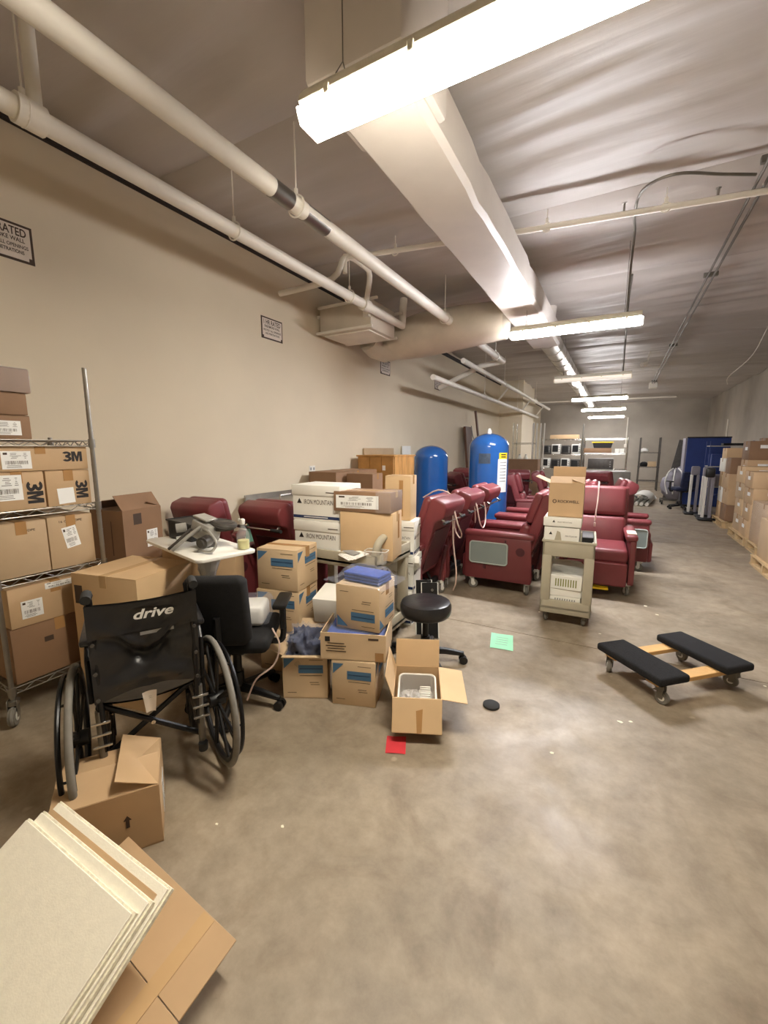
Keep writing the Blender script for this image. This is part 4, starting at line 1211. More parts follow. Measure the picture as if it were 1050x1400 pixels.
# white stack behind the cart's handle, tall carton on top
SX, SY = -1.585, 3.20
for i, (lb, hh) in enumerate((('white filing carton at the base of the stack behind cart handle', 0.30), ('white filing carton in the middle of stack behind cart handle', 0.30), ('white filing carton topping the stack behind cart handle', 0.30))):
    file_carton(lb, (SX + 0.008 * (i % 2), SY, 0.301 * i), 6 + 3 * i, dim=(0.28, 0.25, hh), small=True)
    if i == 1:
        one('box_lid', MB().box((0, 0, 0), (0.04, 0.24, 0.06), 0.004, 1), 'white_carton', 'white lid hanging askew off the stacked filing cartons', 'lid', M=Matrix.Translation((-1.40, 3.13, 0.56)) @ Matrix.Rotation(R(20), 4, 'Z') @ Matrix.Rotation(R(-24), 4, 'X'))
Tt = (0.22, 0.2, 0.37)
t = carton('upright taped tan carton on top of the white stack', Tt, (SX - 0.01, SY - 0.0, 0.9045), 10, 'kraft_light', tape='tape')
plate(t, 'tape', rect(0.035, 0.30), face_M(Tt, 'front', 0.03, 0.0), 'tape')
carton('small white carton on the floor behind the beige cart', (0.14, 0.1, 0.3), (-1.9, 3.12, 0.0), 0, 'white_carton', name='white_carton')
for i, (x, y, rz_, lb) in enumerate(((-1.27, 2.985, 30, 'rear dark panel with pale edge leaning behind the stool'), (-1.20, 2.945, 30, 'front dark panel with pale edge leaning behind the stool'))):
    t = thing('framed_panel', lb, 'panel', M=Matrix.Translation((x, y, 0.005)) @ Matrix.Rotation(R(rz_), 4, 'Z') @ Matrix.Rotation(R(-14), 4, 'X'))
    obj('board', MB().box((0, 0, 0.22), (0.13, 0.012, 0.44), 0.002, 1), 'black_plastic', t)
    obj('edge_trim', MB().tube([(-0.065, -0.004, 0.002), (0.065, -0.004, 0.002), (0.065, -0.004, 0.44), (-0.065, -0.004, 0.44)], 0.005, 4, closed=True), 'plastic_white', t)
    obj('knob', MB().cyl((0.02, -0.006, 0.38), (0.02, -0.014, 0.38), 0.011, n=10), 'steel', t)
    obj('knob', MB().cyl((-0.03, -0.006, 0.32), (-0.03, -0.014, 0.32), 0.011, n=10), 'steel', t)

# things along the left wall behind the maroon chairs
t = thing('steel_table', 'stainless steel table with raised back rail along left wall', 'table', (-3.2, 3.68, 0))
obj('top', MB().box((0, 0, 0.93), (0.52, 1.0, 0.03), 0.004, 1), 'steel', t)
obj('back_rail', MB().box((-0.24, 0, 0.975), (0.02, 1.0, 0.06), 0.003, 1), 'steel', t)
obj('rail_tube', MB().tube([(0.24, -0.48, 0.94), (0.24, -0.48, 1.03), (0.24, 0.48, 1.03), (0.24, 0.48, 0.94)], 0.011, 8).tube([(0.24, 0.0, 0.94), (0.24, 0, 1.05)], 0.013, 8), 'chrome', t)
for sx in (-1, 1):
    for sy in (-1, 1):
        obj('leg', MB().cyl((sx * 0.21, sy * 0.45, 0), (sx * 0.21, sy * 0.45, 0.92), 0.019, n=10), 'steel', t)
one('green_form', MB().grid(lambda u, v: (0.05 * v, -0.10 + 0.2 * u, 0.24 * v + 0.01 * sin(5 * u)), 8, 4), 'paper_green', 'pale green printed form propped between the two left maroon chairs', 'paper', (-2.86, 2.72, 0.652))
carton('large brown carton against the beige wall under the outlet', (0.42, 1.0, 1.21), (-3.2, 4.72, 0), 0, 'kraft_dark')
carton('shorter brown carton end beside the wall under the outlet', (0.36, 0.3, 1.19), (-2.78, 4.55, 0), 5, 'kraft_dark')
t = thing('wooden_crate', 'unfinished wooden crate with knots standing by the wall', 'crate', (-3.08, 5.68, 0))
for i, xx in enumerate((-0.2, 0.0, 0.2)):
    obj('plank', MB().box((xx, -0.33, 0.69), (0.193, 0.022, 1.38), 0.003, 1), 'wood_crate', t)
for i, yy in enumerate((-0.22, 0.0, 0.22)):
    obj('plank', MB().box((0.3, yy, 0.69), (0.022, 0.213, 1.38), 0.003, 1), 'wood_crate', t)
    obj('plank', MB().box((-0.3, yy, 0.69), (0.022, 0.213, 1.38), 0.003, 1), 'wood_crate', t)
obj('lid', MB().box((0, 0, 1.392), (0.64, 0.72, 0.022), 0.003, 1), 'wood_crate', t)
obj('tag', MB().box((0.14, -0.343, 1.22), (0.05, 0.003, 0.07)), 'paper', t)
one('wall_board', MB().box((0, 0, 0.75), (0.02, 1.0, 1.50), 0.002, 1), 'kraft_grey', 'tall greyish board leaning behind the wooden crate', 'board', M=Matrix.Translation((-3.44, 6.15, 0.005)) @ Matrix.Rotation(R(-1.2), 4, 'Y'))
one('wall_board', MB().box((0, 0, 0.77), (0.02, 0.35, 1.54), 0.002, 1), 'white_carton', 'narrow white board leaning beside the smaller blue tank', 'board', M=Matrix.Translation((-3.43, 7.15, 0.005)) @ Matrix.Rotation(R(-1.2), 4, 'Y'))

# ---- papers and cap on the floor
t = thing('floor_paper', 'small red paper lying on the floor before the open carton', 'paper', (-0.885, 1.735, 0.0), 24)
obj('sheet', MB().grid(lambda u, v: ((u - 0.5) * 0.10, (v - 0.5) * 0.125, 0.002 + 0.003 * abs(sin(3 * u + 2 * v))), 6, 6), 'paper_red', t)
t = thing('floor_paper', 'pale green paper slip lying on the open floor', 'paper', (-0.69, 3.17, 0.0), 8)
obj('sheet', MB().grid(lambda u, v: ((u - 0.5) * 0.17 - 0.02 * (v - 0.5), (v - 0.5) * 0.27, 0.002 + 0.003 * abs(sin(3 * u + 2 * v))), 6, 6), 'paper_green', t)
for i in range(4):
    plate(t, 'print_line', rect(0.09, 0.006), Matrix.Translation((0.0, 0.06 - 0.04 * i, 0.0062)), 'ink_grey')
one('rubber_puck', MB().lathe([(0.048, 0.0), (0.048, 0.012), (0.036, 0.02), (0.0, 0.022)], 24), 'rubber', 'small round black rubber puck on the bare floor', 'puck', (-0.545, 2.30, 0))

# ---- furniture dolly
t = thing('furniture_dolly', 'furniture dolly with two black carpeted boards and wood rails', 'dolly', (0.405, 3.165, 0), 43.7)
for s in (-1, 1):
    obj('carpet_board', MB().box((s * 0.255, 0, 0.158), (0.225, 0.50, 0.05), 0.016, 3), 'black_carpet', t)
    obj('rail', MB().box((0, s * 0.16, 0.119), (0.66, 0.085, 0.028), 0.003, 1), 'wood', t)
for sx in (-1, 1):
    for sy in (-1, 1):
        caster(t, sx * 0.30, sy * 0.19, 0.042, 0.106, random.uniform(0, 360), 'rubber_grey', 'steel_dull', 0.026)
# ================================================================ RECLINERS (local front = -y)
def recliner(label, loc, rz, lean=17.0, tray=None, cord=None, bar=True, foot=False, group='maroon treatment recliners', pad=False, wide=0.66, tray_y=-0.10):
    t = thing('recliner', label, 'recliner', loc, rz, group)
    hw = wide / 2
    for s in (-1, 1):
        p = MB().prism([(-0.35, 0.13), (0.33, 0.13), (0.34, 0.18), (0.32, 0.59), (-0.35, 0.60), (-0.36, 0.2)], s * (hw - 0.055), s * hw, 0.012, 2)
        sp = obj('side_panel', p, 'maroon_panel', t)
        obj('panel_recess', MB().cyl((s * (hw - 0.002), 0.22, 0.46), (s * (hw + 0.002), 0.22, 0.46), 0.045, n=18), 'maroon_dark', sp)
        obj('armrest', MB().box((s * (hw - 0.045), -0.01, 0.615), (0.11, 0.72, 0.065), 0.028, 3), 'maroon', t)
        if pad:
            obj('arm_board', MB().box((s * (hw - 0.045), -0.22, 0.652), (0.085, 0.2, 0.014), 0.005, 2), 'cord_white', t)
    obj('seat', MB().box((0, -0.10, 0.42), (wide - 0.13, 0.56, 0.15), 0.045, 3), 'maroon', t)
    obj('leg_rest', MB().box((0, -0.375, 0.24), (wide - 0.13, 0.06, 0.25), 0.025, 3), 'maroon', t)
    if foot:
        obj('foot_plate', MB().box((-0.02, -0.38, 0.085), (0.3, 0.10, 0.018), 0.006, 1), 'yellow', t)
    obj('under_frame', MB().box((0, -0.25, 0.16), (wide - 0.12, 0.04, 0.05)).box((0, 0.25, 0.16), (wide - 0.12, 0.04, 0.05)).box((0, 0, 0.2), (0.05, 0.5, 0.05)).tube([(-0.12, 0.25, 0.18), (-0.12, 0.12, 0.42)], 0.015, 6).tube([(0.12, 0.25, 0.18), (0.12, 0.12, 0.42)], 0.015, 6), 'black_plastic', t)
    # back: hinge at y=.17 z=.40
    B = Matrix.Translation((0, 0.17, 0.40)) @ Matrix.Rotation(R(-lean), 4, 'X')
    bw = wide - 0.16
    shell = MB().prism([(0.02, -0.08), (0.10, -0.10), (0.125, 0.1), (0.125, 0.50), (0.15, 0.53), (0.19, 0.56), (0.19, 0.66), (0.16, 0.70), (0.05, 0.71), (0.02, 0.68)], -bw / 2 - 0.02, bw / 2 + 0.02, 0.018, 3)
    bk = obj('backrest', shell, 'maroon', t, B)
    obj('lumbar_cushion', MB().box((0, -0.015, 0.17), (bw, 0.11, 0.36), 0.045, 3), 'maroon', bk)
    obj('upper_cushion', MB().box((0, -0.012, 0.525), (bw, 0.10, 0.335), 0.045, 3), 'maroon', bk)
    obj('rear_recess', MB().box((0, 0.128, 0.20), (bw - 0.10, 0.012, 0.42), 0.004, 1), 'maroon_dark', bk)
    if bar:
        b = MB().tube([(-bw / 2 + 0.02, 0.17, 0.545), (-bw / 2 + 0.02, 0.215, 0.53), (bw / 2 - 0.02, 0.215, 0.53), (bw / 2 - 0.02, 0.17, 0.545)], 0.009, 8)
        obj('push_bar', b, 'chrome', bk)
        for s in (-1, 1):
            obj('bar_grip', MB().cyl((s * (bw / 2 - 0.08), 0.215, 0.53), (s * (bw / 2 + 0.03), 0.215, 0.53), 0.014, n=10), 'rubber', bk)
    obj('gas_strut', MB().cyl((-bw / 2 + 0.03, 0.30, 0.16), (-bw / 2 + 0.03, 0.36, 0.50), 0.012, n=8).cyl((-bw / 2 + 0.03, 0.335, 0.34), (-bw / 2 + 0.03, 0.365, 0.53), 0.02, n=8), 'maroon_dark', t)
    for sx in (-1, 1):
        for sy in (-1, 1):
            caster(t, sx * (hw - 0.05), sy * 0.29, 0.05, 0.14, rz * 0 + 25 * sx + 90 * (sy > 0), 'rubber_grey', 'plastic_white', 0.028)
    if tray:
        s = tray
        tr = obj('side_tray', MB().prism([(y + tray_y, z + 0.42) for y, z in rrect(0.40, 0.235, 0.03)], s * (hw + 0.006), s * (hw + 0.022), 0.003, 1), 'tray_grey', t)
        obj('tray_edge', MB().tube([(s * (hw + 0.022), y + tray_y, z + 0.42) for y, z in rrect(0.39, 0.225, 0.03)], 0.007, 6, closed=True), 'tray_rim', tr)
        obj('tray_bracket', MB().box((s * (hw + 0.004), -0.14, 0.275), (0.014, 0.03, 0.06), 0.003, 1).box((s * (hw + 0.004), 0.07, 0.555), (0.014, 0.02, 0.03), 0.003, 1), 'maroon_dark', t)
    if cord:
        obj('cord', MB().tube(bez(cord, 40), 0.0075, 7), 'cord_white', t)
    return t
loop = [(-0.24, 0.10, 1.00), (-0.245, 0.26, 1.085), (-0.25, 0.40, 1.04), (-0.25, 0.44, 0.90), (-0.25, 0.44, 0.72), (-0.24, 0.50, 0.62), (-0.15, 0.55, 0.68), (0.0, 0.56, 0.80), (0.0, 0.52, 0.93), (-0.03, 0.50, 0.88), (-0.06, 0.50, 0.6), (-0.1, 0.52, 0.35), (-0.16, 0.5, 0.18), (-0.26, 0.44, 0.06)]
loop2 = [(-0.22, 0.54, 0.90), (-0.25, 0.55, 0.80), (-0.22, 0.56, 0.68), (-0.1, 0.57, 0.63), (0.02, 0.57, 0.70), (0.06, 0.54, 0.88), (0.04, 0.5, 0.95), (-0.02, 0.5, 0.8), (-0.1, 0.48, 0.68)]
recliner('left maroon recliner nearest the wall, headrest behind the instrument tray', (-3.14, 2.78, 0), 182, lean=14, wide=0.6)
recliner('maroon recliner seen from behind beside the white filing cartons', (-2.53, 3.02, 0), 178, lean=17, wide=0.6)
recliner('nearest recliner of the three in a row, cord looped over its headrest', (-1.82, 3.72, 0), -90, lean=17, cord=loop)
recliner('middle recliner of the three headrests in a row before the tanks', (-1.82, 4.45, 0), -90, lean=17, cord=loop2)
recliner('farthest recliner of the three headrests, right before the taller tank', (-1.82, 5.18, 0), -90, lean=17)
recliner('recliner with grey side tray facing the open floor', (-1.01, 4.62, 0), -90, lean=18, tray=1)
recliner('recliner whose armrest shows just behind the side tray recliner', (-1.01, 5.30, 0), -90, lean=20)
recliner('third recliner back in the side tray row', (-1.01, 5.98, 0), -90, lean=20)
E_ = recliner('recliner facing the camera just behind the small beige cart', (-0.13, 5.10, 0), 2, lean=14, foot=True, pad=True, wide=0.70, bar=False,
         cord=[(-0.02, 0.34, 1.12), (-0.02, 0.18, 1.10), (-0.02, 0.12, 0.95), (-0.03, 0.08, 0.80), (-0.035, 0.07, 0.70)])
t = E_
hd = obj('hand_control', MB().box((-0.035, 0.055, 0.665), (0.022, 0.02, 0.05), 0.006, 2), 'cord_white', t)
recliner('recliner behind the camera facing one, showing its panel and tray', (0.05, 6.2, 0), 90, lean=12, tray=-1, tray_y=-0.14)
recliner('dark backed recliner rising behind the camera facing one', (-0.32, 7.35, 0), -84, lean=24)
recliner('recliner behind the taller blue tank, turned to the right', (-1.2, 7.75, 0), 100, lean=16)
recliner('dark recliner seen from behind under the far wire racks', (-1.9, 9.25, 0), 195, lean=16)
recliner('far recliner partly hidden by the open lettered carton', (-0.95, 8.95, 0), 100, lean=18)
recliner('far recliner left of the dark one, next to the wall', (-2.85, 9.5, 0), 170, lean=16)
recliner('far recliner peeking above the camera facing one', (-0.1, 9.7, 0), 150, lean=18)
recliner('dark folded recliner standing between the two blue tanks', (-2.45, 8.1, 0), 140, lean=22)

# ================================================================ TANKS
def tank(label, loc, r, h, cap=True):
    t = thing('pressure_tank', label, 'tank', loc)
    prof = [(r * 0.92, 0.03), (r, 0.06), (r, h - r * 0.72)]
    for i in range(1, 11):
        a = pi / 2 * i / 10
        prof.append((r * cos(a) * 1.0 if i < 10 else 0.03, h - r * 0.72 + r * 0.72 * sin(a)))
    obj('shell', MB().lathe(prof, 48), 'tank_blue', t)
    obj('base_ring', MB().lathe([(r * 0.8, 0), (r * 0.96, 0.0), (r * 0.96, 0.05), (r * 0.8, 0.05)], 40), 'black_plastic', t)
    if cap:
        obj('top_port', MB().cyl((0, 0, h - 0.005), (0, 0, h + 0.05), 0.035, n=14).cyl((0, 0, h + 0.05), (0, 0, h + 0.075), 0.022, n=12), 'plastic_white', t)
    return t
def wrap(t, name, r, a0, a1, z0, z1, m, off=0.004):
    return obj(name, MB().grid(lambda u, v: ((r + off) * cos(R(a0 + (a1 - a0) * u)), (r + off) * sin(R(a0 + (a1 - a0) * u)), z0 + (z1 - z0) * v), 10, 2), m, t, angle=60)
tank('shorter blue tank standing left of the taller one', (-2.92, 7.05, 0), 0.305, 1.55, cap=False)
t = tank('taller blue tank with yellow tag and white notice', (-1.87, 7.0, 0), 0.32, 1.745)
wrap(t, 'data_plate', 0.32, -103, -70, 1.26, 1.42, 'tank_label')
wrap(t, 'yellow_tag', 0.32, -45, -12, 1.33, 1.43, 'yellow')
wrap(t, 'white_notice', 0.32, -48, -12, 0.80, 1.33, 'paper')
for i in range(7):
    wrap(t, 'notice_print', 0.32, -42, -18, 1.27 - 0.05 * i, 1.285 - 0.05 * i, 'ink_grey', 0.0055)
for i in range(2):
    wrap(t, 'tag_print', 0.32, -39, -20, 1.355 + 0.035 * i, 1.375 + 0.035 * i, 'ink', 0.0055)
t = thing('leaning_door', 'dark brown door panel and timber leaning on the wall', 'timber', (-3.22, 10.6, 0))
obj('panel', MB().box((0, 0, 1.0), (0.06, 0.5, 2.1), 0.004, 1, M=Matrix.Rotation(R(-5), 4, 'Y')), 'wood_dark', t)
obj('timber', MB().box((0.25, 0.35, 1.2), (0.04, 0.09, 2.5), 0.004, 1, M=Matrix.Rotation(R(-8), 4, 'Y')), 'wood_dark', t)
obj('strap', MB().tube(bez([(0.0, -0.27, 2.05), (0.05, -0.28, 1.8), (0.12, -0.27, 1.6), (0.06, -0.26, 1.45)], 12), 0.012, 6), 'steel_dull', t)

# ================================================================ SMALL CART WITH LETTERED CARTON
t = thing('service_cart', 'narrow beige service cart with white boxes on its lower shelf', 'cart', (-0.315, 4.0, 0), 3)
CW, CD = 0.40, 0.56
b = MB()
for s in (-1, 1):
    b.box((0, s * (CD / 2 - 0.012), 0.665), (CW, 0.024, 0.13), 0.008, 2)
    b.box((s * (CW / 2 - 0.012), 0, 0.665), (0.024, CD, 0.13), 0.008, 2)
b.box((0, 0, 0.63), (CW - 0.02, CD - 0.02, 0.02))
obj('top_tray', b, 'cart_beige', t)
obj('tray_lip', MB().tube([(-CW / 2, -CD / 2, 0.73), (CW / 2, -CD / 2, 0.73), (CW / 2, CD / 2, 0.73), (-CW / 2, CD / 2, 0.73)], 0.012, 6, closed=True), 'cart_beige', t)
b = MB().box((0, 0, 0.15), (CW, CD, 0.03), 0.006, 1)
for s in (-1, 1):
    b.box((0, s * (CD / 2 - 0.012), 0.16), (CW, 0.024, 0.12), 0.008, 2)
    b.box((s * (CW / 2 - 0.012), 0, 0.16), (0.024, CD, 0.12), 0.008, 2)
obj('bottom_tray', b, 'cart_beige', t)
for sx in (-1, 1):
    for sy in (-1, 1):
        obj('corner_post', MB().box((sx * (CW / 2 - 0.038), sy * (CD / 2 - 0.03), 0.41), (0.076, 0.06, 0.42), 0.010, 2), 'cart_beige', t)
        caster(t, sx * (CW / 2 - 0.05), sy * (CD / 2 - 0.06), 0.04, 0.10, 10 * sx, 'rubber_grey', 'steel_dull', 0.024)
SM = Matrix.Translation((-0.315, 4.0, 0)) @ Matrix.Rotation(R(3), 4, 'Z')
def on_cart(x, y, z, rz=0):
    return SM @ Matrix.Translation((x, y, z)) @ Matrix.Rotation(R(rz), 4, 'Z')
def slat_box(label, M, w, d, h, n=9, m='ink_grey'):
    t = thing('archive_box', label, 'box', M=M)
    obj('body', MB().box((0, 0, h / 2), (w, d, h), 0.005, 1), 'white_carton', t)
    for i in range(n):
        plate(t, 'bar_print', rect(0.010, h * 0.55), face_M((w, d, h), 'front', -w * 0.22 + i * w * 0.07, 0.0), m)
    return t
mat('ink_olive', (138, 140, 84), 0.7, var=0)
slat_box('white box with short bars at the bottom of the cart shelf', on_cart(-0.02, -0.10, 0.166), 0.27, 0.3, 0.085, 9)
one('archive_box', MB().box((0, 0, 0.03), (0.27, 0.3, 0.06), 0.004, 1), 'white_carton', 'plain thin white box in the middle of the cart shelf stack', 'box', M=on_cart(-0.02, -0.10, 0.252, 2))
slat_box('white box with olive bars on top of the cart shelf stack', on_cart(-0.015, -0.11, 0.314, -2), 0.28, 0.3, 0.12, 9, 'ink_olive')
t = thing('papers', 'heap of loose papers on the cart lower shelf boxes', 'papers', M=on_cart(0.0, -0.08, 0.436))
for i in range(5):
    obj('sheet', MB().grid(lambda u, v, i=i: ((u - 0.5) * 0.26, (v - 0.5) * 0.24, 0.004 + 0.012 * i + 0.03 * (1 - u) * (i / 4) + 0.006 * sin(5 * u + i)), 8, 3), 'paper', t, Matrix.Rotation(R(-8 + 5 * i), 4, 'Z'))
one('cart_binder', MB().box((0, 0, 0.06), (0.09, 0.3, 0.12), 0.004, 1), 'black_plastic', 'black bundle in the cart top tray beside the white carton', 'binder', M=on_cart(0.14, -0.02, 0.642))
W_ = (0.265, 0.33, 0.225)
t = thing('file_carton', 'torn white lidded filing carton standing in the cart tray', 'box', M=on_cart(-0.06, -0.065, 0.642, -1))
obj('body', MB().box((0, 0, 0.10), (0.275, 0.33, 0.20), 0.004, 1), 'white_carton', t)
obj('lid', MB().box((0, 0, 0.245), (0.295, 0.35, 0.075), 0.005, 2), 'white_carton', t)
fd = (0.275, 0.33, 0.20)
plate(t, 'logo_mark', [(-0.014, -0.010), (0.014, -0.010), (0, 0.016)], face_M(fd, 'front', -0.085, 0.045), 'ink')
lettering(t, 'IRON MOUNTAIN', 0.012, face_M(fd, 'front', 0.075, 0.03), w=0.09, material='ink_brown')
plate(t, 'logo_mark', [(-0.011, -0.008), (0.011, -0.008), (0, 0.013)], face_M((0.295, 0.35, 0.49), 'front', -0.065, 0.005), 'ink')
lettering(t, 'IRON MOUNTAIN', 0.010, face_M((0.295, 0.35, 0.49), 'front', 0.02, 0.002), w=0.11, material='ink_brown')
plate(t, 'torn_patch', [(-0.05, -0.07), (0.04, -0.07), (0.02, -0.02), (0.005, 0.06), (-0.02, 0.07), (-0.035, 0.0)], face_M(fd, 'front', -0.015, 0.0, 0, 0.002), 'cart_beige')
K = (0.268, 0.26, 0.285)
t = carton('open brown carton lettered ROCKWELL on top of the cart stack', K, tuple(on_cart(-0.045, -0.06, 0.9255).to_translation()), 2, 'kraft',
           open_={'front': (-52, 0.085), 'back': (4, 0.13), 'left': (66, 0.13), 'right': (-70, 0.1)})
lettering(t, 'ROCKWELL', 0.024, face_M(K, 'front', 0.02, -0.01), w=0.165, bold=0.02, material='ink_brown')
obj('logo_ring', MB().torus((0, 0, 0), (0, 1, 0), 0.014, 0.003, 8, 4), 'ink_brown', t, Matrix.Translation((-0.088, -0.131, 0.132)))
# ================================================================ BACKGROUND RACKS
wire_rack('chrome wire rack with a yellow lidded tote, far centre', (-0.33, 14.0, 0), 0, 1.12, 0.5, 1.82, [0.30, 0.90, 1.36, 1.78], casters=False, wires=8, metal='chrome', pr=0.018)
wire_rack('chrome wire rack full of electronics left of the tote rack', (-1.52, 14.1, 0), 0, 1.14, 0.5, 1.82, [0.30, 0.90, 1.32, 1.78], casters=False, wires=8, metal='chrome', pr=0.018)
wire_rack('tall thin wire rack beside the taller blue tank, far left', (-2.35, 12.6, 0), 0, 0.55, 0.5, 2.2, [0.35, 1.05, 1.65], casters=False, wires=8, metal='chrome', pr=0.016)
wire_rack('small dark wire rack alone against the back wall', (1.0, 18.0, 0), 0, 0.60, 0.5, 1.88, [0.35, 0.85, 1.36], casters=False, wires=8, metal='dark_metal', pr=0.02)
one('tall_post', MB().cyl((0, 0, 0), (0, 0, 2.2), 0.022, n=8), 'steel_dull', 'tall bare steel post standing between the two far racks', 'post', (-0.915, 13.65, 0))
carton('flat brown carton on the tote rack middle shelf', (0.78, 0.35, 0.14), (-0.55, 13.95, 1.365), 0, 'kraft_dark')
t = thing('storage_tote', 'black storage tote with yellow lid on the tote rack', 'tote', (-0.40, 13.97, 1.508))
obj('tub', MB().prism([(-0.22, 0.0), (0.22, 0.0), (0.26, 0.15), (-0.26, 0.15)], -0.16, 0.16, 0.006, 1, axis='Y'), 'black_plastic', t)
obj('lid', MB().box((0, 0, 0.165), (0.56, 0.36, 0.03), 0.008, 1), 'yellow', t)
for i, (x, lb) in enumerate(((-0.02, 'left small white box at the tote rack shelf end'), (0.1, 'right small white box at the tote rack shelf end'))):
    t = thing('white_carton', lb, 'box', (x, 13.9, 1.365))
    obj('body', MB().box((0, 0, 0.05), (0.105, 0.2, 0.10), 0.004, 1), 'white_carton', t)
    obj('lid', MB().box((0, 0, 0.112), (0.115, 0.21, 0.025), 0.003, 1), 'white_carton', t)
def device(label, loc, w=0.34, d=0.3, h=0.26, m='plastic_white', screen=True, rz=0, name='monitor'):
    t = thing(name, label, name.replace('_', ' '), loc, rz)
    obj('case', MB().box((0, 0, h / 2), (w, d, h), 0.015, 2), m, t)
    if screen:
        obj('screen', MB().box((-w * 0.08, -d / 2 - 0.002, h * 0.55), (w * 0.66, 0.008, h * 0.66), 0.004, 1), 'black_plastic', t)
    for k in range(3):
        obj('knob', MB().cyl((w * 0.38, -d / 2, h * (0.25 + 0.22 * k)), (w * 0.38, -d / 2 - 0.012, h * (0.25 + 0.22 * k)), 0.016, n=8), 'ink_grey', t)
    return t
names = ('leftmost', 'second', 'third', 'fourth', 'fifth')
for lvl, z, m in ((0, 1.326, 'upper shelf'), (1, 0.906, 'lower shelf')):
    for i in range(4):
        device('%s boxy monitor from the left on the electronics rack %s' % (names[i], m), (-1.94 + 0.28 * i, 14.05, z), 0.25, 0.3, 0.27 + 0.03 * ((i + lvl) % 2), 'plastic_white' if (i + lvl) % 2 else 'dark_metal')
carton('long pale carton lying on top of the electronics rack', (0.8, 0.35, 0.12), (-1.45, 14.1, 1.785), 0, 'kraft_light')
device('wide dark equipment case on the tote rack lower shelf', (-0.42, 13.95, 0.906), 0.66, 0.36, 0.30, 'dark_metal', False, name='equipment_case')
device('grey cabinet unit low at the tote rack right end', (0.05, 13.45, 0.0), 0.6, 0.5, 0.86, 'steel_dull', False, name='cabinet')
t = thing('papers', 'loose white sheets lying on the grey cabinet unit', 'papers', (0.05, 13.4, 0.862))
for i in range(3):
    obj('sheet', MB().box((0.1 * i - 0.1, 0, 0.008 + 0.006 * i), (0.28, 0.2, 0.006)), 'paper', t, Matrix.Rotation(R(12 * i), 4, 'Z'))
carton('long brown carton on the floor rack below the far left rack', (0.95, 0.4, 1.22), (-2.25, 11.6, 0), 0, 'kraft_dark')
for i, (x, lb) in enumerate(((-2.45, 'left white jug on the tall far left rack'), (-2.28, 'right white jug on the tall far left rack'))):
    t = thing('plastic_jug', lb, 'jug', (x, 12.5, 1.056))
    obj('body', MB().lathe([(0.06, 0), (0.065, 0.02), (0.065, 0.17), (0.025, 0.24), (0.02, 0.25)], 14), 'plastic_white', t)
    obj('cap', MB().cyl((0, 0, 0.25), (0, 0, 0.275), 0.024, n=10), 'ink_grey', t)
t = thing('folded_poles', 'four white poles standing upright on the far left rack', 'poles', (-2.02, 11.95, 0))
for i in range(4):
    obj('pole', MB().cyl((0.09 * i, 0.02 * i, 0), (0.09 * i, 0.02 * i, 2.16), 0.018, n=8), 'plastic_white', t)
obj('foot', MB().box((0.135, 0.03, 0.03), (0.42, 0.2, 0.06), 0.005, 1), 'steel_dull', t)
carton('pinkish carton on the small dark rack shelf', (0.26, 0.2, 0.18), (1.1, 17.95, 0.855), 0, 'kraft_grey')
one('folded_cloth', lump(0.13, 0.12, 0.09, 0.3, 4, 10, zmin=-0.07), 'black_fabric', 'dark bundled cloth on the small dark rack', 'cloth', (0.86, 17.95, 0.93))
one('folded_cloth', lump(0.13, 0.10, 0.08, 0.3, 6, 10, zmin=-0.06), 'paper', 'white bundled cloth on the small dark rack top shelf', 'cloth', (0.83, 17.9, 1.43))
# white tube bundle on the floor
t = thing('tube_bundle', 'rolled white sheet with four white tubes lying on the far floor', 'tubes', (0.60, 13.0, 0), -8)
obj('rolled_sheet', MB().grid(lambda u, v: (0.24 * cos(pi * u), 1.4 * v, 0.10 + 0.20 * sin(pi * u)), 14, 4).grid(lambda u, v: (0.235 * cos(pi * u), 1.4 * v, 0.10 + 0.19 * sin(pi * u)), 14, 4), 'plastic_white', t)
for i in range(4):
    obj('tube', MB().cyl((-0.18 + 0.12 * i, -0.15, 0.05), (-0.18 + 0.12 * i, 1.3, 0.05), 0.045, n=12), 'plastic_white', t)
# hamper, blue partition, far chair
t = thing('linen_hamper', 'grey cloth hamper bag with white straps beside the blue partition', 'hamper', (1.42, 13.75, 0))
obj('bag', lump(0.30, 0.27, 0.46, 0.22, 11, 16, zmin=-0.36), 'grey_panel', t, Matrix.Translation((0, 0, 0.5)), angle=60)
for i, (x, k) in enumerate(((-0.2, 1), (-0.06, 2), (0.1, 3), (0.22, 4))):
    obj('strap', MB().tube(bez([(x * 0.4, -0.05, 0.97), (x, -0.26, 0.86), (x * 1.3, -0.33, 0.6), (x * 1.1 + 0.03 * (k % 2), -0.32, 0.3)], 14), 0.016, 6), 'plastic_white', t)
obj('frame', MB().tube([(-0.3, -0.25, 0.12), (0.3, -0.25, 0.12), (0.3, 0.25, 0.12), (-0.3, 0.25, 0.12)], 0.015, 6, closed=True), 'steel_dull', t)
for sx in (-1, 1):
    for sy in (-1, 1):
        caster(t, 0.28 * sx, 0.23 * sy, 0.05, 0.11, 0, 'rubber', 'steel_dull')
one('folded_cloth', lump(0.20, 0.16, 0.10, 0.4, 14, 10, zmin=-0.085), 'paper', 'heap of white straps on the floor left of the hamper', 'cloth', (0.86, 14.5, 0.09))
t = thing('partition', 'large royal blue standing partition near the back right', 'partition', (1.93, 13.55, 0))
obj('front_panel', MB().box((0.06, -0.22, 0.9), (0.88, 0.05, 1.72), 0.006, 1), 'blue_panel', t)
obj('side_panel', MB().box((-0.40, 0.05, 0.9), (0.04, 0.5, 1.72), 0.006, 1), 'grey_panel', t)
obj('top_rail', MB().box((0.06, -0.22, 1.775), (0.9, 0.07, 0.03), 0.006, 1), 'black_plastic', t)
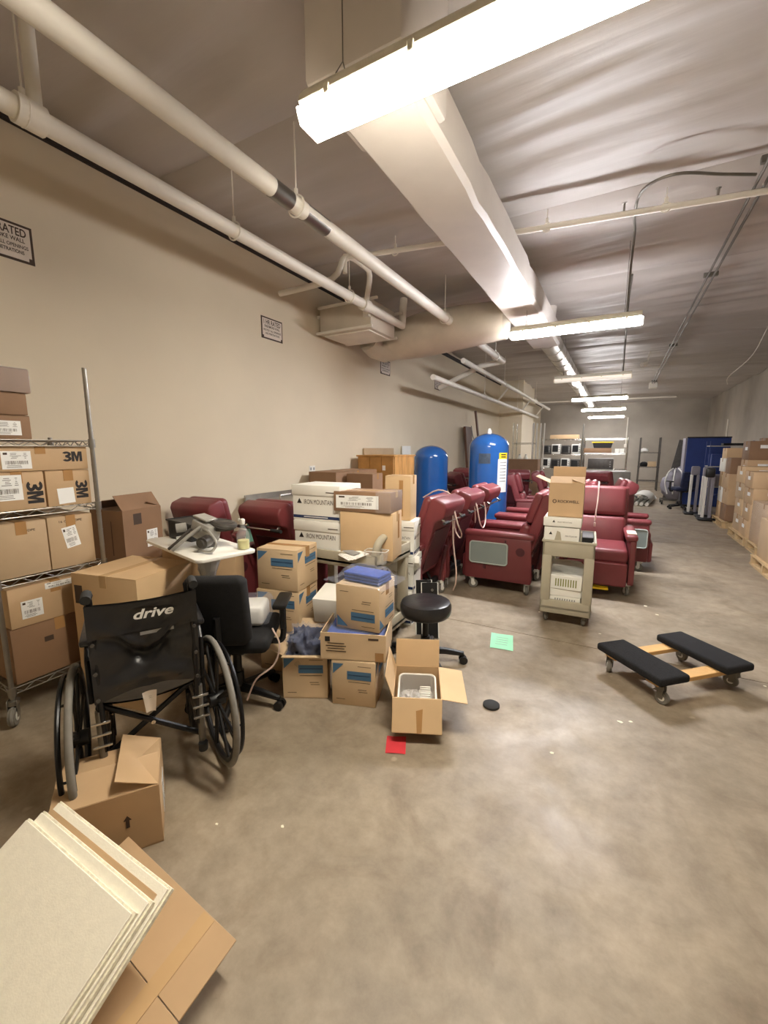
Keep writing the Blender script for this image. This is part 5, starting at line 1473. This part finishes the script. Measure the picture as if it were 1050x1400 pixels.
obj('foot', MB().box((0, 0, 0.03), (0.9, 0.5, 0.06), 0.006, 1), 'black_plastic', t)
for i, lb in enumerate(('left dark panel leaning beside the blue partition', 'right dark panel leaning beside the blue partition')):
    one('leaning_panel', MB().box((0, 0, 0.86), (0.28, 0.04, 1.72), 0.006, 1), 'dark_metal', lb, 'panel', M=Matrix.Translation((1.36 + 0.1 * i, 14.5 + 0.1 * i, 0.02)) @ Matrix.Rotation(R(9), 4, 'Y'))
task_chair('navy task chair in the far aisle before the hamper', (1.46, 12.7, 0), 200, seat_m='navy_cloth', arms=True, zseat=0.52)
# stands
for i, (x, y, lb) in enumerate(((1.72, 10.95, 'nearest white pole stand on a dark foot beside right cartons'), (1.74, 11.4, 'middle white pole stand on a dark foot'), (1.58, 11.8, 'farthest white pole stand on a dark foot'))):
    t = thing('pole_stand', lb, 'stand', (x, y, 0))
    obj('foot', MB().box((0, 0, 0.03), (0.30, 0.3, 0.055), 0.02, 2), 'black_plastic', t)
    obj('pole', MB().box((-0.06, 0, 0.48), (0.05, 0.07, 0.86), 0.006, 1), 'plastic_white', t)
    obj('pole', MB().box((0.06, 0, 0.48), (0.05, 0.07, 0.86), 0.006, 1), 'grey_panel', t)
    obj('head', MB().box((0.0, 0, 1.0), (0.16, 0.12, 0.2), 0.03, 2), 'grey_panel' if i else 'black_plastic', t)

# ================================================================ PALLETS AND CARTONS ON THE RIGHT
def pallet(label, x0, x1, y0, y1):
    t = thing('wooden_pallet', label, 'pallet', ((x0 + x1) / 2, (y0 + y1) / 2, 0), 0, 'wooden pallets along the right wall')
    w, d = x1 - x0, y1 - y0
    for k in range(3):
        y = -d / 2 + 0.05 + (d - 0.1) * k / 2
        obj('stringer', MB().box((0, y, 0.068), (w, 0.045, 0.09)), 'pallet_wood', t, smooth=False)
    for k in range(6):
        x = -w / 2 + 0.05 + (w - 0.1) * k / 5
        obj('deck_board', MB().box((x, 0, 0.122), (0.1, d, 0.016)), 'pallet_wood', t, smooth=False)
    for k in range(3):
        x = -w / 2 + 0.05 + (w - 0.1) * k / 2
        obj('bottom_board', MB().box((x, 0, 0.0115), (0.1, d, 0.022)), 'pallet_wood', t, smooth=False)
    return t
pallet('pallet carrying the farthest right carton stack', 1.82, 2.80, 9.95, 10.95)
pallet('pallet under the two columns of cartons with orange labels', 1.80, 2.80, 8.25, 9.35)
pallet('pallet under the big film wrapped carton', 1.80, 2.80, 7.12, 8.15)
pallet('pallet cut off at the right edge of the photo', 1.62, 2.60, 5.95, 7.02)
lv = ('lowest', 'second', 'third', 'fourth', 'fifth')
rnd = random.Random(5)
def column(where, x0, x1, y0, y1, hs, ms, z=0.1315, sticker_side='front', group='cartons stacked on pallets'):
    for i, h in enumerate(hs):
        d = (x1 - x0 - 0.004, y1 - y0 - 0.004, h)
        jx, jy = rnd.uniform(-0.012, 0.012), rnd.uniform(-0.012, 0.012)
        t = carton('%s carton from the floor in %s' % (lv[i], where), d, ((x0 + x1) / 2 + jx, (y0 + y1) / 2 + jy, z), rnd.uniform(-1.5, 1.5), ms[i % len(ms)], group=group)
        if sticker_side:
            plate(t, 'label', rect(min(0.16, d[0] * 0.4), 0.055), face_M(d, 'front', 0.02, h * 0.2), 'paper')
            plate(t, 'label', rect(min(0.16, d[1] * 0.4), 0.055), face_M(d, 'left', 0.02, h * 0.1), 'paper')
        z += h + 0.001
column('the farthest right stack, aisle side', 1.86, 2.28, 10.0, 10.45, (0.31, 0.30, 0.28, 0.30), ('kraft_dark', 'kraft', 'kraft', 'kraft_dark'), sticker_side=None)
column('the farthest right stack, wall side', 2.31, 2.76, 10.0, 10.45, (0.31, 0.36, 0.34, 0.32, 0.22), ('kraft_dark', 'white_carton'))
column('the column behind the farthest right stack', 1.86, 2.3, 10.48, 10.92, (0.31, 0.30, 0.3, 0.26, 0.2), ('kraft_light', 'white_carton'), sticker_side=None)
column('the tall stack between the farthest stack and labelled pair', 1.98, 2.38, 9.42, 9.86, (0.3, 0.34, 0.34, 0.32, 0.32), ('kraft', 'kraft_dark', 'white_carton'), z=0.0)
column('the near column of the labelled pair', 1.84, 2.30, 8.28, 8.78, (0.26, 0.25, 0.25, 0.25), ('kraft', 'kraft'))
column('the far column of the labelled pair', 1.84, 2.30, 8.81, 9.31, (0.27, 0.27, 0.26, 0.27), ('kraft_grey', 'kraft_light'))
Bg = (0.92, 1.0, 0.60)
t = carton('big film wrapped carton with a loose white sheet on top', Bg, (2.30, 7.63, 0.1315), 1, 'kraft')
obj('film_wrap', MB().box((0, 0, 0.302), (0.935, 1.015, 0.612), 0.02, 2), 'clear_film', t)
one('loose_sheet', MB().grid(lambda u, v: ((u - 0.5) * 0.5, (v - 0.5) * 0.45, 0.01 + 0.22 * u * u), 8, 3), 'paper', 'loose white sheet bent up on the wrapped carton', 'paper', (2.22, 7.4, 0.748), 10)
carton('plain carton on the pallet cut off at the right edge', (0.9, 0.95, 0.50), (2.12, 6.5, 0.1315), 0, 'kraft_grey')
# blue bins behind the far stack
t = thing('bin_rack', 'blue bin rack between the partition and right carton stack', 'rack', (2.15, 11.9, 0))
for sx in (-1, 1):
    for sy in (-1, 1):
        obj('upright', MB().box((0.36 * sx, 0.22 * sy, 0.83), (0.03, 0.03, 1.66)), 'blue_panel', t, smooth=False)
for k in range(4):
    obj('shelf', MB().box((0, 0, 0.2 + 0.45 * k), (0.74, 0.48, 0.02)), 'grey_metal', t, smooth=False)
for k in range(3):
    for j in range(2):
        one('plastic_bin', MB().prism([(-0.15, 0.0), (0.15, 0.0), (0.16, 0.26), (-0.16, 0.26)], -0.2, 0.2, 0.01, 1, axis='Y'), 'grey_panel' if (k + j) % 2 else 'blue_panel',
            '%s bin on the %s shelf of the blue bin rack' % (('left', 'right')[j], ('bottom', 'middle', 'upper')[k]), 'bin', (2.15 - 0.17 + 0.34 * j, 11.88, 0.211 + 0.45 * k))
one('long_bar', MB().box((0, 0, 0), (0.95, 0.12, 0.05), 0.004, 1), 'black_plastic', 'long black bar lying across the bin rack top', 'bar', (2.45, 11.8, 1.587), 12)
# plaster flakes on the floor
for i, (x, y, s, lb) in enumerate(((-0.18, 2.06, 0.013, 'pale flake on the floor right of the black puck'), (-1.07, 1.1, 0.009, 'pale flake on the floor between red paper and wheelchair carton'),
        (0.12, 2.5, 0.015, 'left pale flake on the floor in front of the dolly'), (0.17, 2.53, 0.011, 'right pale flake on the floor in front of the dolly'), (0.34, 4.6, 0.02, 'larger pale flake on the floor behind the dolly'),
        (0.42, 4.4, 0.016, 'smaller pale flake on the floor behind the dolly'), (-0.02, 3.7, 0.011, 'pale flake on the floor beside the service cart wheel'), (-0.53, 3.95, 0.010, 'pale flake on the floor by the side tray recliner caster'),
        (0.93, 3.35, 0.011, 'pale flake on the floor right of the dolly'), (-1.31, 0.98, 0.008, 'pale flake on the floor beside the wheelchair carton'))):
    b = MB()
    n = 7
    vs_ = [(s * (0.7 + 0.5 * ((k * 3 + i) % 4) / 3) * cos(2 * pi * k / n), s * 0.7 * (0.7 + 0.5 * ((k * 5 + i) % 3) / 2) * sin(2 * pi * k / n), 0.0004) for k in range(n)]
    b.add(vs_ + [(x_ * 0.8, y_ * 0.8, 0.0022) for x_, y_, _ in vs_], [tuple(range(n, 2 * n))] + [(k, (k + 1) % n, n + (k + 1) % n, n + k) for k in range(n)])
    one('plaster_flake', b, 'tile_edge', lb, 'debris', (x, y, 0), group='plaster flakes on the floor')
